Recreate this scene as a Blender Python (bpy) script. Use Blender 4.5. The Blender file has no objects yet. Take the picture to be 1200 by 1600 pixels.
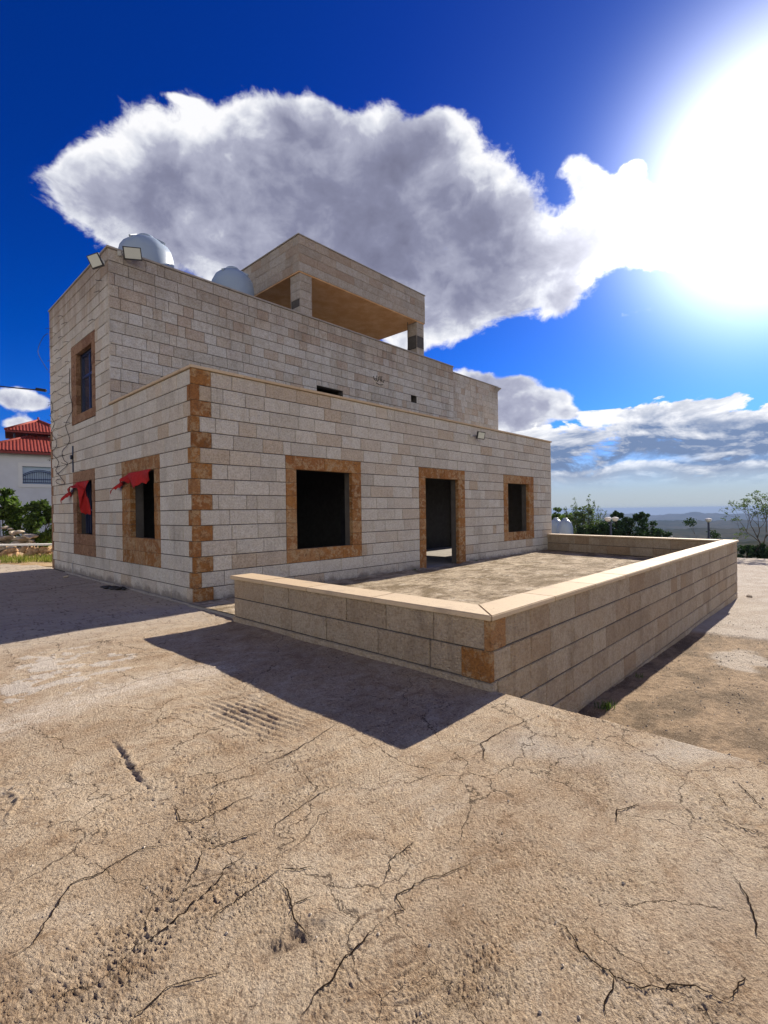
import bpy, bmesh, math, random
import numpy as np
from mathutils import Vector, Matrix
R = math.radians
C = bpy.context.scene.collection
scene = bpy.context.scene

# ------------------------------------------------------------------ camera
cam_d = bpy.data.cameras.new("camera"); cam = bpy.data.objects.new("camera", cam_d); C.objects.link(cam)
cam_d.sensor_fit = 'VERTICAL'; cam_d.sensor_height = 24.0; cam_d.lens = 771.4 / 1600 * 24.0
cam_d.clip_start = 0.05; cam_d.clip_end = 40000
CAM = Vector((-3.877, -8.150, 1.55))
fw = Vector((0.7261, 0.6875, -0.0003)).normalized()
rt0 = fw.cross(Vector((0, 0, 1))).normalized()
roll = 0.01360
rt = (rt0 * math.cos(roll) - Vector((0, 0, 1)) * math.sin(roll)).normalized()
up = rt.cross(fw)
m = Matrix((rt, up, -fw)).transposed().to_4x4(); m.translation = CAM
cam.matrix_world = m
scene.camera = cam
scene.view_settings.view_transform = 'Standard'; scene.view_settings.look = 'None'
scene.view_settings.gamma = 1.0; scene.view_settings.use_curve_mapping = False
EXPO = 1.0
scene.view_settings.exposure = EXPO
K = 2.0 ** EXPO

# ------------------------------------------------------------------ sun
SAZ, SEL = 4.2, 27.3            # sun azimuth from +X towards +Y, elevation (degrees)
sd = Vector((math.cos(R(SEL)) * math.cos(R(SAZ)), math.cos(R(SEL)) * math.sin(R(SAZ)), math.sin(R(SEL))))
sl = bpy.data.lights.new("sun", 'SUN'); sl.energy = 5.0; sl.angle = R(0.53); sl.color = (1.0, 0.90, 0.76)
so = bpy.data.objects.new("sun", sl); C.objects.link(so)
so.rotation_euler = (-sd).to_track_quat('-Z', 'Y').to_euler(); so.location = (0, 0, 30)

# ------------------------------------------------------------------ node helpers
class NT:
    def __init__(s, tree): s.t = tree; s.n = tree.nodes; s.l = tree.links
    def _in(s, sock, v):
        if v is None: return
        if isinstance(v, bpy.types.NodeSocket): s.l.new(v, sock)
        else:
            try: sock.default_value = v
            except Exception: sock.default_value = (v, v, v) if not hasattr(v, '__len__') else tuple(v) + (1.0,)
    def node(s, ty, **kw):
        n = s.n.new(ty)
        for k, v in kw.items(): setattr(n, k, v)
        return n
    def m(s, op, a, b=None, c=None, clamp=False):
        n = s.node('ShaderNodeMath', operation=op, use_clamp=clamp)
        s._in(n.inputs[0], a); s._in(n.inputs[1], b); s._in(n.inputs[2], c); return n.outputs[0]
    def v(s, op, a, b=None, out=0):
        n = s.node('ShaderNodeVectorMath', operation=op)
        s._in(n.inputs[0], a)
        if b is not None: s._in(n.inputs[1], b)
        return n.outputs[out]
    def scale(s, a, k):
        n = s.node('ShaderNodeVectorMath', operation='SCALE'); s._in(n.inputs[0], a); s._in(n.inputs['Scale'], k); return n.outputs[0]
    def sep(s, a):
        n = s.node('ShaderNodeSeparateXYZ'); s._in(n.inputs[0], a); return n.outputs
    def comb(s, x, y, z):
        n = s.node('ShaderNodeCombineXYZ'); s._in(n.inputs[0], x); s._in(n.inputs[1], y); s._in(n.inputs[2], z); return n.outputs[0]
    def mix(s, f, a, b, mode='MIX'):
        n = s.node('ShaderNodeMix', data_type='RGBA', blend_type=mode)
        s._in(n.inputs[0], f); s._in(n.inputs[6], a); s._in(n.inputs[7], b); return n.outputs[2]
    def noise(s, vec, scale, detail=4, rough=0.5, dist=0.0, color=False):
        n = s.node('ShaderNodeTexNoise'); s._in(n.inputs['Vector'], vec)
        n.inputs['Scale'].default_value = scale; n.inputs['Detail'].default_value = detail
        n.inputs['Roughness'].default_value = rough; n.inputs['Distortion'].default_value = dist
        return n.outputs[1 if color else 0]
    def voro(s, vec, scale, feature='F1', out=0):
        n = s.node('ShaderNodeTexVoronoi', feature=feature); s._in(n.inputs['Vector'], vec); n.inputs['Scale'].default_value = scale
        return n.outputs[out]
    def smooth(s, x, a, b, lo=0.0, hi=1.0):
        n = s.node('ShaderNodeMapRange', interpolation_type='SMOOTHSTEP'); s._in(n.inputs[0], x)
        s._in(n.inputs[1], a); s._in(n.inputs[2], b); s._in(n.inputs[3], lo); s._in(n.inputs[4], hi); return n.outputs[0]
    def ramp(s, x, stops):
        n = s.node('ShaderNodeValToRGB'); s._in(n.inputs[0], x); cr = n.color_ramp
        while len(cr.elements) < len(stops): cr.elements.new(0.5)
        for e, (p, c) in zip(cr.elements, stops): e.position = p; e.color = tuple(c) + (1.0,)
        return n.outputs[0]
    def attr(s, name, out='Fac'):
        n = s.node('ShaderNodeAttribute', attribute_name=name); return n.outputs[out]
    def bump(s, h, dist=0.01, strength=1.0, normal=None):
        n = s.node('ShaderNodeBump'); n.inputs['Distance'].default_value = dist; n.inputs['Strength'].default_value = strength
        s._in(n.inputs['Height'], h)
        if normal is not None: s._in(n.inputs['Normal'], normal)
        return n.outputs[0]

# ------------------------------------------------------------------ world
W = bpy.data.worlds.new("World"); scene.world = W; W.use_nodes = True
t = NT(W.node_tree); t.n.clear()
out = t.node('ShaderNodeOutputWorld'); bg = t.node('ShaderNodeBackground'); t.l.new(bg.outputs[0], out.inputs[0])
BGS = 0.12; bg.inputs[1].default_value = BGS
sky = t.node('ShaderNodeTexSky', sky_type='NISHITA'); sky.sun_disc = False
sky.sun_elevation = R(SEL); sky.sun_rotation = R(90 - SAZ); sky.altitude = 700; sky.air_density = 1.0; sky.dust_density = 0.6; sky.ozone_density = 3.0
d = t.node('ShaderNodeTexCoord').outputs['Generated']
x, y, z = t.sep(d)
az = t.m('MULTIPLY', t.m('ARCTAN2', y, x), 180 / math.pi)
el = t.m('MULTIPLY', t.m('ARCSINE', z), 180 / math.pi)
# deeper, more saturated blue
hs = t.node('ShaderNodeHueSaturation'); hs.inputs['Saturation'].default_value = 1.5; hs.inputs['Value'].default_value = 1.0
t.l.new(sky.outputs[0], hs.inputs['Color'])
skyc = t.v('MULTIPLY', t.v('MAXIMUM', hs.outputs[0], (0.0, 0.0, 0.0)), (0.115, 0.31, 0.60))
sunang = t.m('MULTIPLY', t.m('ARCCOSINE', t.m('MINIMUM', t.v('DOT_PRODUCT', d, tuple(sd), out=1), 0.99999)), 180 / math.pi)
# azimuth, elevation, half-widths (degrees), weight of each cloud lump
BL = [(69.0,30.8,7.2,3.9,1),(60.2,34.2,10.7,4.6,1),(50.3,33.3,11.8,6.2,1.1),(38.5,31.7,10.7,6.2,1.1),(29.9,26.6,6.8,5.2,1),(64.3,27.7,11.0,3.9,1),(46.0,25.6,14.0,6.3,1.1),(34.3,22.2,3.9,3.4,.9),(73.6,29.8,2.4,2.2,.75),(52.4,37.6,6.0,1.5,.6),(36.2,36.9,3.6,1.8,.7),(21.7,32.8,2.2,1.2,.7),(18.6,28.4,4.1,3.3,1.1),(13.5,25.2,4.0,2.9,1),(9.5,22.2,3.6,1.3,.85),(20.5,31.2,1.6,1.2,.8),(23.1,24.0,5.0,3.4,.9),(16.2,31.4,1.2,.9,.8),(65.1,38.0,1.8,.3,.45),(15.8,19.4,2.6,.5,.55),(34.5,15.0,2.6,1.2,.85),(31.0,14.0,3.0,1.5,.85),(27.5,13.2,2.4,1.6,.85),(24.4,11.6,1.9,1.3,.8),(29,10.8,4.0,1.6,.8),(22.6,10.2,1.6,.8,.7),(30.2,8.4,6.1,3.5,.9),(79.5,10.8,2.5,1.0,.9),(79.8,8.6,1.7,.7,.7),(39.8,19.9,2.9,2.6,.7),
      (96,14,8,3,1)]
tot_g = None; rest = None
for a0, e0, ra, re, w in BL:
    da = t.m('MULTIPLY', t.m('SUBTRACT', az, a0), 1 / ra); de = t.m('MULTIPLY', t.m('SUBTRACT', el, e0), 1 / re)
    r2 = t.m('ADD', t.m('MULTIPLY', da, da), t.m('MULTIPLY', de, de))
    g = t.m('MULTIPLY', t.m('EXPONENT', t.m('MULTIPLY', t.m('POWER', r2, 1.3), -0.9)), w)
    tot_g = g if tot_g is None else t.m('ADD', tot_g, g)
mask = t.m('MINIMUM', tot_g, 1.15)
sv = t.v('MULTIPLY', d, (1.0, 1.0, 1.35))
warp = t.scale(t.v('SUBTRACT', t.noise(sv, 9.0, 3, .5, color=True), (0.5, 0.5, 0.5)), 0.055)
sp = t.v('ADD', sv, warp)
n1 = t.noise(sp, 7.0, 13, 0.64)            # billows and frayed edges
n3 = t.noise(sp, 9.0, 5, 0.55)
n2 = t.noise(t.v('ADD', sp, tuple(sd * 0.035)), 9.0, 5, 0.55)   # the same field a step nearer the sun: lit sides
n4 = t.noise(sp, 3.0, 4, 0.55)
D = t.m('ADD', mask, t.m('MULTIPLY', t.m('SUBTRACT', n1, 0.5), 2.2))
alpha = t.smooth(D, 0.44, 0.78)
depth = t.m('ADD', tot_g, t.m('MULTIPLY', t.m('SUBTRACT', n1, 0.5), 1.5))
lit = t.m('ADD', t.m('MULTIPLY', t.m('SUBTRACT', n3, n2), 1.5), t.m('MULTIPLY', t.m('SUBTRACT', n4, 0.46), 1.5))
tl = t.m('SUBTRACT', t.m('DIVIDE', t.m('SUBTRACT', depth, 0.35), 2.9, clamp=True), t.m('MULTIPLY', lit, 0.9), clamp=True)
ccol = t.ramp(tl, [(0.0, (1.0, 1.0, 1.02)), (0.15, (0.76, 0.78, 0.85)), (0.34, (0.44, 0.455, 0.57)), (0.66, (0.25, 0.26, 0.37)), (1.0, (0.18, 0.185, 0.27))])
near = t.smooth(sunang, 24, 9, 0.0, 1.0)
ccol = t.v('ADD', ccol, t.scale((0.9, 0.9, 0.9), t.m('MULTIPLY', near, t.m('SUBTRACT', 1.0, t.m('MULTIPLY', tl, 0.65)))))
# veil and blue
blue = t.mix(t.smooth(t.m('ADD', el, t.m('MULTIPLY', az, 0.22)), 12, 52), (0.88, 0.84, 0.94, 1), (0.28, 0.46, 0.66, 1))
veil = t.m('MULTIPLY', t.smooth(el, 9.0, 0.5), 0.92)
base = t.mix(veil, t.v('MULTIPLY', skyc, blue), tuple(np.array([0.50, 0.54, 0.60]) / (BGS * K)) + (1.0,))
toC = lambda c_: t.scale(c_, 1.0 / (BGS * K))
tot = t.mix(t.m('MULTIPLY', alpha, 0.98), base, toC(ccol))
# layered cumulus bands low over the valley
lp = t.comb(t.m('DIVIDE', az, 7.5), t.m('DIVIDE', el, 3.2), 0.37)
m1 = t.noise(lp, 1.0, 11, 0.62, 0.35); m2 = t.noise(t.v('ADD', lp, (0.05, -0.16, 0.0)), 1.0, 6, 0.58, 0.35); m3 = t.noise(t.comb(t.m('DIVIDE', az, 11), 3.1, 0.0), 1.0, 4, 0.55)
azw = t.m('MULTIPLY', t.smooth(az, 46, 36), t.smooth(az, -75, -50))
for top, thk, a_, dk, seed_ in ((4.6, 1.5, 0.8, (0.36, 0.42, 0.54), 5.0), (9.9, 5.2, 0.98, (0.17, 0.25, 0.43), 0.0)):
    tp = t.m('ADD', t.m('ADD', top, t.m('MULTIPLY', t.m('SUBTRACT', m3, 0.5), 4.0 if seed_ == 0 else 2.0)), t.m('MULTIPLY', t.m('SUBTRACT', m1, 0.5), 7.0 if seed_ == 0 else 3.2))
    dd = t.m('SUBTRACT', tp, el)
    a1 = t.m('MULTIPLY', t.smooth(dd, 0.0, 0.35), t.smooth(dd, thk + 1.3, thk - 0.6))
    brk = t.smooth(t.m('ADD', m1, 0.0), 0.30, 0.42)
    rim = t.m('SUBTRACT', t.smooth(dd, 0.1, 3.2 if seed_ == 0 else 1.4), t.m('MULTIPLY', t.m('SUBTRACT', m1, m2), 5.0), clamp=True)
    lc = t.mix(t.m('MULTIPLY', rim, 1.0), (1.05, 1.05, 1.07, 1), dk + (1.0,))
    lc = t.mix(t.smooth(m2, 0.56, 0.68, 0, 0.6), lc, (0.62, 0.65, 0.72, 1))
    tot = t.mix(t.m('MULTIPLY', t.m('MULTIPLY', a1, brk), t.m('MULTIPLY', azw, a_)), tot, toC(lc))
# unseen bright cloud bank behind the camera, added to light the walls
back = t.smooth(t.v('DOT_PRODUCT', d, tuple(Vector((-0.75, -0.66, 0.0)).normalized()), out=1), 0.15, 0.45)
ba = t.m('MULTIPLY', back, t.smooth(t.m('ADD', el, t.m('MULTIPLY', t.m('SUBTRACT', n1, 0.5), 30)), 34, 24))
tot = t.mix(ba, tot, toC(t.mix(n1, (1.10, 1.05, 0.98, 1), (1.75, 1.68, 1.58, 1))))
# glare round the sun: a wide aureole
gl = t.m('ADD', t.m('MULTIPLY', t.m('EXPONENT', t.m('MULTIPLY', t.m('POWER', t.m('DIVIDE', sunang, 8.6), 2.2), -1.0)), 2.6),
         t.m('MULTIPLY', t.m('EXPONENT', t.m('MULTIPLY', sunang, -1 / 8.0)), 0.34))
tot = t.v('ADD', tot, t.scale(t.comb(0.98, 0.97, 0.94), t.m('MULTIPLY', gl, 1.0 / (BGS * K))))
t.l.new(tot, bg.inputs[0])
W.cycles.sampling_method = 'MANUAL'; W.cycles.sample_map_resolution = 1024

# ------------------------------------------------------------------ object helpers
def mesh_obj(name, verts, faces, mat, parent=None, smooth=False, attrs=None):
    me = bpy.data.meshes.new(name)
    verts = np.asarray(verts, dtype=np.float32)
    if isinstance(faces, np.ndarray):
        n, k = faces.shape
        me.vertices.add(len(verts)); me.vertices.foreach_set('co', verts.ravel())
        me.loops.add(n * k); me.loops.foreach_set('vertex_index', faces.ravel().astype(np.int32))
        me.polygons.add(n); me.polygons.foreach_set('loop_start', np.arange(0, n * k, k, dtype=np.int32))
        me.polygons.foreach_set('loop_total', np.full(n, k, dtype=np.int32))
        me.update(calc_edges=True)
    else:
        me.from_pydata([tuple(map(float, v)) for v in verts], [], faces)
    if smooth: me.polygons.foreach_set('use_smooth', np.ones(len(me.polygons), dtype=bool))
    if attrs:
        for k, v in attrs.items():
            a = me.attributes.new(k, 'FLOAT', 'POINT'); a.data.foreach_set('value', np.asarray(v, dtype=np.float32))
    if mat: me.materials.append(mat)
    o = bpy.data.objects.new(name, me); C.objects.link(o)
    if parent: o.parent = parent
    return o
def tag(o, label=None, cat=None, group=None, kind=None):
    if label: o['label'] = label
    if cat: o['category'] = cat
    if group: o['group'] = group
    if kind: o['kind'] = kind
    return o
def empty(name, loc, label, cat, group=None):
    o = bpy.data.objects.new(name, None); C.objects.link(o); o.location = loc; o.empty_display_size = 0.2
    bpy.context.view_layer.update()
    return tag(o, label, cat, group)
class MB:
    """collects shapes; build() links them as one mesh. Coordinates are relative to the parent's location (org)."""
    def __init__(s, org=(0, 0, 0)): s.v = []; s.f = []; s.t = []; s.o = Vector(org)
    def add(s, vs, fs, tone=0.5):
        b = len(s.v)
        for p in vs: s.v.append((p[0] - s.o.x, p[1] - s.o.y, p[2] - s.o.z)); s.t.append(tone)
        for f in fs: s.f.append(tuple(b + i for i in f))
    def box(s, x0, x1, y0, y1, z0, z1, tone=0.5, bev=0.0):
        if bev <= 0:
            vs = [(x, y, z) for z in (z0, z1) for y in (y0, y1) for x in (x0, x1)]
            s.add(vs, [(0, 2, 3, 1), (4, 5, 7, 6), (0, 1, 5, 4), (2, 6, 7, 3), (0, 4, 6, 2), (1, 3, 7, 5)], tone); return
        bm = bmesh.new(); bmesh.ops.create_cube(bm, size=1.0)
        for v in bm.verts: v.co = Vector(((x0 + x1) / 2 + v.co.x * (x1 - x0), (y0 + y1) / 2 + v.co.y * (y1 - y0), (z0 + z1) / 2 + v.co.z * (z1 - z0)))
        bmesh.ops.bevel(bm, geom=bm.edges[:], offset=bev, segments=2, affect='EDGES')
        bm.verts.index_update(); s.add([v.co.copy() for v in bm.verts], [tuple(v.index for v in f.verts) for f in bm.faces], tone); bm.free()
    def obox(s, c, ax, ay, az_, hx, hy, hz, tone=0.5):
        c = Vector(c); ax = Vector(ax).normalized(); ay = Vector(ay).normalized(); az_ = Vector(az_).normalized()
        vs = [c + ax * (hx * i) + ay * (hy * j) + az_ * (hz * k) for k in (-1, 1) for j in (-1, 1) for i in (-1, 1)]
        s.add(vs, [(0, 2, 3, 1), (4, 5, 7, 6), (0, 1, 5, 4), (2, 6, 7, 3), (0, 4, 6, 2), (1, 3, 7, 5)], tone)
    def tube(s, pts, r, n=8, tone=0.5):
        pts = [Vector(p) for p in pts]; rs = r if hasattr(r, '__len__') else [r] * len(pts)
        ref = Vector((0, 0, 1)); rings = []
        for i, p in enumerate(pts):
            dd = (pts[min(i + 1, len(pts) - 1)] - pts[max(i - 1, 0)]).normalized()
            a = dd.cross(ref)
            if a.length < 0.1: a = dd.cross(Vector((1, 0, 0)))
            a.normalize(); b = dd.cross(a)
            rings.append([p + (a * math.cos(2 * math.pi * k / n) + b * math.sin(2 * math.pi * k / n)) * rs[i] for k in range(n)])
        vs = [q for rg in rings for q in rg]; fs = []
        for i in range(len(pts) - 1):
            for k in range(n): fs.append((i * n + k, i * n + (k + 1) % n, (i + 1) * n + (k + 1) % n, (i + 1) * n + k))
        fs.append(tuple(range(n - 1, -1, -1))); fs.append(tuple((len(pts) - 1) * n + k for k in range(n)))
        s.add(vs, fs, tone)
    def lathe(s, c, prof, n=32, tone=0.5, rfun=None):
        vs = []; fs = []
        for r, z in prof:
            for k in range(n):
                a = 2 * math.pi * k / n; rr = r * (rfun(a, z) if rfun else 1)
                vs.append((c[0] + rr * math.cos(a), c[1] + rr * math.sin(a), c[2] + z))
        for i in range(len(prof) - 1):
            for k in range(n): fs.append((i * n + k, i * n + (k + 1) % n, (i + 1) * n + (k + 1) % n, (i + 1) * n + k))
        fs.append(tuple(range(n - 1, -1, -1))); fs.append(tuple((len(prof) - 1) * n + k for k in range(n)))
        s.add(vs, fs, tone)
    def build(s, name, mat, parent=None, smooth=False):
        return mesh_obj(name, s.v, s.f, mat, parent, smooth, {'tone': s.t})

# value / gradient noise in numpy
def _hash(ix, iy, seed):
    h = (ix.astype(np.int64) * 374761393 + iy.astype(np.int64) * 668265263 + seed * 1442695041) & 0xFFFFFFFF
    h = ((h ^ (h >> 13)) * 1274126177) & 0xFFFFFFFF
    h = h ^ (h >> 16)
    return (h & 0xFFFF) / 65535.0
def vnoise(x, y, seed=0):
    ix = np.floor(x); iy = np.floor(y); fx = x - ix; fy = y - iy
    ix = ix.astype(np.int64); iy = iy.astype(np.int64)
    def g(i, j):
        a = _hash(ix + i, iy + j, seed) * 2 * np.pi
        return np.cos(a) * (fx - i) + np.sin(a) * (fy - j)
    u = fx * fx * fx * (fx * (fx * 6 - 15) + 10); v = fy * fy * fy * (fy * (fy * 6 - 15) + 10)
    return ((g(0, 0) * (1 - u) + g(1, 0) * u) * (1 - v) + (g(0, 1) * (1 - u) + g(1, 1) * u) * v) * 1.4
def fbm(x, y, f, oct=4, seed=0, gain=0.5):
    s = 0; a = 1.0
    for i in range(oct): s = s + a * vnoise(x * f, y * f, seed + i * 17); f *= 2.03; a *= gain
    return s
def sstep(x, a, b):
    t_ = np.clip((x - a) / (b - a), 0, 1); return t_ * t_ * (3 - 2 * t_)

# ------------------------------------------------------------------ materials
def new_mat(name):
    m_ = bpy.data.materials.new(name); m_.use_nodes = True; q = NT(m_.node_tree); b = m_.node_tree.nodes['Principled BSDF']
    q.b = b; q.mat = m_; return q
def fin(q, col=None, rough=None, normal=None, metal=None, spec=None):
    if col is not None: q._in(q.b.inputs['Base Color'], col)
    if rough is not None: q._in(q.b.inputs['Roughness'], rough)
    if normal is not None: q.l.new(normal, q.b.inputs['Normal'])
    if metal is not None: q.b.inputs['Metallic'].default_value = metal
    if spec is not None: q.b.inputs['Specular IOR Level'].default_value = spec
    return q.mat
def objc(q): return q.node('ShaderNodeTexCoord').outputs['Object']

def stone_mat(name, stops, mott=0.35, chisel=1.0, stain=0.4, veins=None, low_dirt=False, top_dirt=0):
    q = new_mat(name); P = objc(q); tone = q.attr('tone')
    col = q.ramp(tone, stops)
    off = q.v('ADD', P, q.scale((17.3, 9.1, 5.7), tone))
    nz = q.noise(off, 9, 6, 0.62); nf = q.noise(off, 38, 6, 0.68)
    col = q.mix(q.smooth(nz, 0.35, 0.75, 0.0, mott), col, q.v('MULTIPLY', col, (0.72, 0.62, 0.50)))
    if veins:
        wv = q.noise(q.v('ADD', off, q.scale(q.noise(off, 4, 3, .5, color=True), 0.30)), 6, 7, 0.7)
        col = q.mix(q.smooth(wv, 0.47, 0.58, 0, .8), col, veins[0]); col = q.mix(q.smooth(q.noise(off, 9, 8, .75, 1.6), 0.52, 0.62, 0, 0.8), col, veins[1])
    col = q.mix(q.smooth(nf, 0.42, 0.66, 0.0, 0.62), col, q.v('MULTIPLY', col, (0.62, 0.58, 0.54)))  # dark mottles put the shade of chiselled crevices into the colour
    col = q.mix(q.smooth(q.noise(off, 26, 5, 0.7), 0.52, 0.7, 0.0, 0.45), col, q.v('MINIMUM', q.v('MULTIPLY', col, (1.38, 1.38, 1.37)), (0.82, 0.80, 0.75)))
    pits = q.smooth(q.noise(off, 34, 3, 0.7), 0.66, 0.72)
    col = q.mix(q.m('MULTIPLY', pits, 0.55), col, (0.14, 0.105, 0.075, 1))
    ps = q.v('MULTIPLY', P, (1.0, 1.0, 0.35))
    st = q.smooth(q.noise(ps, 2.1, 6, 0.62), 0.50, 0.80, 0.0, stain)
    col = q.mix(st, col, q.v('MULTIPLY', col, (0.42, 0.39, 0.37)))
    if low_dirt:
        hz = q.m('ADD', q.sep(P)[2], q.m('MULTIPLY', q.m('SUBTRACT', q.noise(P, 3.5, 5, .65), 0.5), 0.45))
        col = q.mix(q.smooth(hz, 0.20, 0.04, 0, 0.75), col, (0.17, 0.145, 0.125, 1))
    if top_dirt:
        dz = q.noise(q.v('MULTIPLY', P, (1.6, 1.6, 0.22)), 1.5, 6, .65)
        f_ = q.m('MULTIPLY', q.smooth(q.m('ADD', q.sep(P)[2], q.m('MULTIPLY', q.m('SUBTRACT', dz, .5), 4.0)), 5.9, 7.9, 0, top_dirt), 1.0)
        col = q.mix(f_, col, q.v('MULTIPLY', col, (0.52, 0.43, 0.37)))
    dr = q.smooth(q.noise(q.v('MULTIPLY', P, (5.0, 5.0, 0.30)), 1.3, 5, .6), 0.60, 0.72, 0, stain * .7)
    col = q.mix(dr, col, q.v('MULTIPLY', col, (0.55, 0.51, 0.47)))
    ch = q.noise(q.v('MULTIPLY', off, (1.0, 1.0, 1.6)), 42, 5, 0.62, 0.6)
    pillow = q.noise(off, 7, 3, 0.5)
    h = q.m('ADD', q.m('MULTIPLY', ch, 1.0), q.m('MULTIPLY', pillow, 1.6))
    h = q.m('ADD', q.m('SUBTRACT', h, q.m('MULTIPLY', pits, 0.5)), q.m('MULTIPLY', q.voro(q.v('ADD', off, q.scale(q.noise(off, 30, 2, .5, color=True), .03)), 46), -0.5))
    return fin(q, col, 0.88, q.bump(h, 0.030 * chisel, 1.0), spec=0.25)
LIGHT = [(0.0, (0.47, 0.44, 0.375)), (0.25, (0.55, 0.525, 0.455)), (0.5, (0.61, 0.59, 0.52)), (0.75, (0.55, 0.505, 0.425)), (0.9, (0.50, 0.42, 0.315)), (1.0, (0.66, 0.64, 0.56))]
UPPER = [(0.0, (0.46, 0.42, 0.345)), (0.25, (0.53, 0.505, 0.435)), (0.45, (0.60, 0.585, 0.525)), (0.65, (0.56, 0.51, 0.42)), (0.85, (0.48, 0.40, 0.31)), (1.0, (0.63, 0.62, 0.57))]
TAN = [(0.0, (0.37, 0.29, 0.20)), (0.3, (0.45, 0.365, 0.26)), (0.6, (0.51, 0.43, 0.32)), (0.85, (0.40, 0.295, 0.19)), (1.0, (0.54, 0.46, 0.34))]
LIGHT = [(p_, (a * 1.11, b * 1.10, c_ * 1.10)) for p_, (a, b, c_) in LIGHT]; UPPER = [(p_, (a * 1.10, b * 1.10, c_ * 1.12)) for p_, (a, b, c_) in UPPER]
M = {}
M['light'] = stone_mat('limestone_facade', LIGHT, 0.3, 1.0, 0.30, low_dirt=True)
M['left'] = stone_mat('limestone_side', LIGHT, 0.3, 0.7, 0.42, low_dirt=True, top_dirt=.85)
M['upper'] = stone_mat('limestone_upper', UPPER, 0.5, 0.8, 0.45, top_dirt=.5)
M['tan'] = stone_mat('limestone_terrace', [(p_, (a * 1.1, b * 1.1, c_ * 1.1)) for p_, (a, b, c_) in TAN], 0.5, 1.2, 0.5)
M['orange'] = stone_mat('ochre_stone', [(0, (0.27, 0.115, 0.033)), (0.35, (0.42, 0.20, 0.06)), (0.7, (0.34, 0.15, 0.05)), (1, (0.44, 0.26, 0.12))], 0.5, 0.9, 0.2,
                        veins=((0.47, 0.33, 0.18, 1), (0.20, 0.10, 0.045, 1)))
M['brown'] = stone_mat('brown_stone', [(0, (0.20, 0.10, 0.055)), (0.5, (0.31, 0.17, 0.09)), (1, (0.36, 0.22, 0.13))], 0.5, 0.8, 0.35, veins=((0.36, 0.22, 0.13, 1), (0.14, 0.07, 0.04, 1)))
q = new_mat('coping_stone'); P = objc(q)
c = q.ramp(q.attr('tone'), [(0, (0.46, 0.35, 0.215)), (0.5, (0.53, 0.42, 0.28)), (1, (0.50, 0.38, 0.235))])
c = q.mix(q.smooth(q.noise(P, 5, 6, .65), 0.4, 0.75, 0, 0.45), c, (0.45, 0.34, 0.24, 1))
c = q.mix(q.smooth(q.noise(P, 38, 3, .6), 0.60, 0.72, 0, 0.6), c, (0.26, 0.19, 0.13, 1)); c = q.mix(q.smooth(q.noise(P, 2.3, 7, .72), .56, .68, 0, .6), c, (0.33, 0.26, 0.185, 1))
M['coping'] = fin(q, c, 0.75, q.bump(q.noise(P, 45, 5, .6), 0.004, 0.8), spec=0.3)
q = new_mat('mortar_concrete'); P = objc(q)
c = q.mix(q.noise(P, 5, 6, .6), (0.055, 0.05, 0.046, 1), (0.13, 0.12, 0.11, 1))
M['mortar'] = fin(q, c, 0.95, q.bump(q.noise(P, 40, 5, .6), 0.008, 1.0), spec=0.1)
q = new_mat('grey_concrete'); P = objc(q)
c = q.mix(q.noise(P, 3, 7, .62), (0.20, 0.185, 0.165, 1), (0.40, 0.37, 0.33, 1))
M['concrete'] = fin(q, c, 0.95, q.bump(q.noise(P, 30, 6, .62), 0.012, 1.0), spec=0.15)
q = new_mat('soffit_plaster'); P = objc(q)
c = q.mix(q.smooth(q.noise(P, 2.2, 7, .65), 0.35, 0.7), (0.66, 0.37, 0.18, 1), (0.78, 0.51, 0.29, 1))
M['soffit'] = fin(q, c, 0.9, q.bump(q.noise(P, 12, 6, .6), 0.02, 0.7), spec=0.15)
def simple(name, col, rough=0.6, metal=0.0, spec=0.4, var=0.25, scale=8, bd=0.0):
    q = new_mat(name); P = objc(q); n = q.noise(P, scale, 5, .6)
    c = q.mix(n, tuple(v * (1 - var) for v in col) + (1,), tuple(min(1, v * (1 + var)) for v in col) + (1,))
    return fin(q, c, rough, q.bump(n, bd, 1.0) if bd else None, metal, spec)
M['tank'] = simple('shaded_white_plastic', (0.27, 0.34, 0.43), 0.42, var=0.05, scale=3)  # white plastic toned down to blue-grey, its shade put into the colour
M['black_metal'] = simple('dark_metal', (0.02, 0.02, 0.022), 0.5)
M['lampglass'] = simple('floodlight_glass', (0.50, 0.52, 0.46), 0.25, var=0.06, scale=20)
M['galv'] = simple('galvanised_steel', (0.38, 0.39, 0.40), 0.45, 0.6)
M['cable'] = simple('black_cable', (0.018, 0.018, 0.02), 0.6)
M['red'] = simple('red_cloth', (0.34, 0.010, 0.007), 0.85, var=0.35, scale=22, bd=0.01)
M['bluef'] = simple('blue_painted_steel', (0.025, 0.035, 0.085), 0.4)
q = new_mat('window_glass'); fin(q, (0.02, 0.03, 0.06, 1), 0.08, spec=0.8); M['glass'] = q.mat
M['white_wall'] = simple('white_render', (0.55, 0.56, 0.57), 0.9, var=0.12, scale=1.5)
M['trim'] = simple('pale_stone_trim', (0.62, 0.62, 0.60), 0.8, var=0.06)
M['post'] = simple('lamp_post_paint', (0.03, 0.04, 0.075), 0.5)
M['globe'] = simple('lamp_globe', (0.72, 0.70, 0.62), 0.3, var=0.05)
M['wood'] = simple('bark', (0.085, 0.065, 0.05), 0.95, var=0.5, scale=25, bd=0.01)
M['rock'] = simple('field_rock', (0.42, 0.36, 0.28), 0.95, var=0.45, scale=5, bd=0.04)
M['rockor'] = simple('rust_rock', (0.42, 0.27, 0.15), 0.95, var=0.5, scale=4, bd=0.05)
M['whitecap'] = simple('white_capstone', (0.75, 0.72, 0.66), 0.8, var=0.08)
q = new_mat('roof_tile'); P = objc(q)
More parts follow.
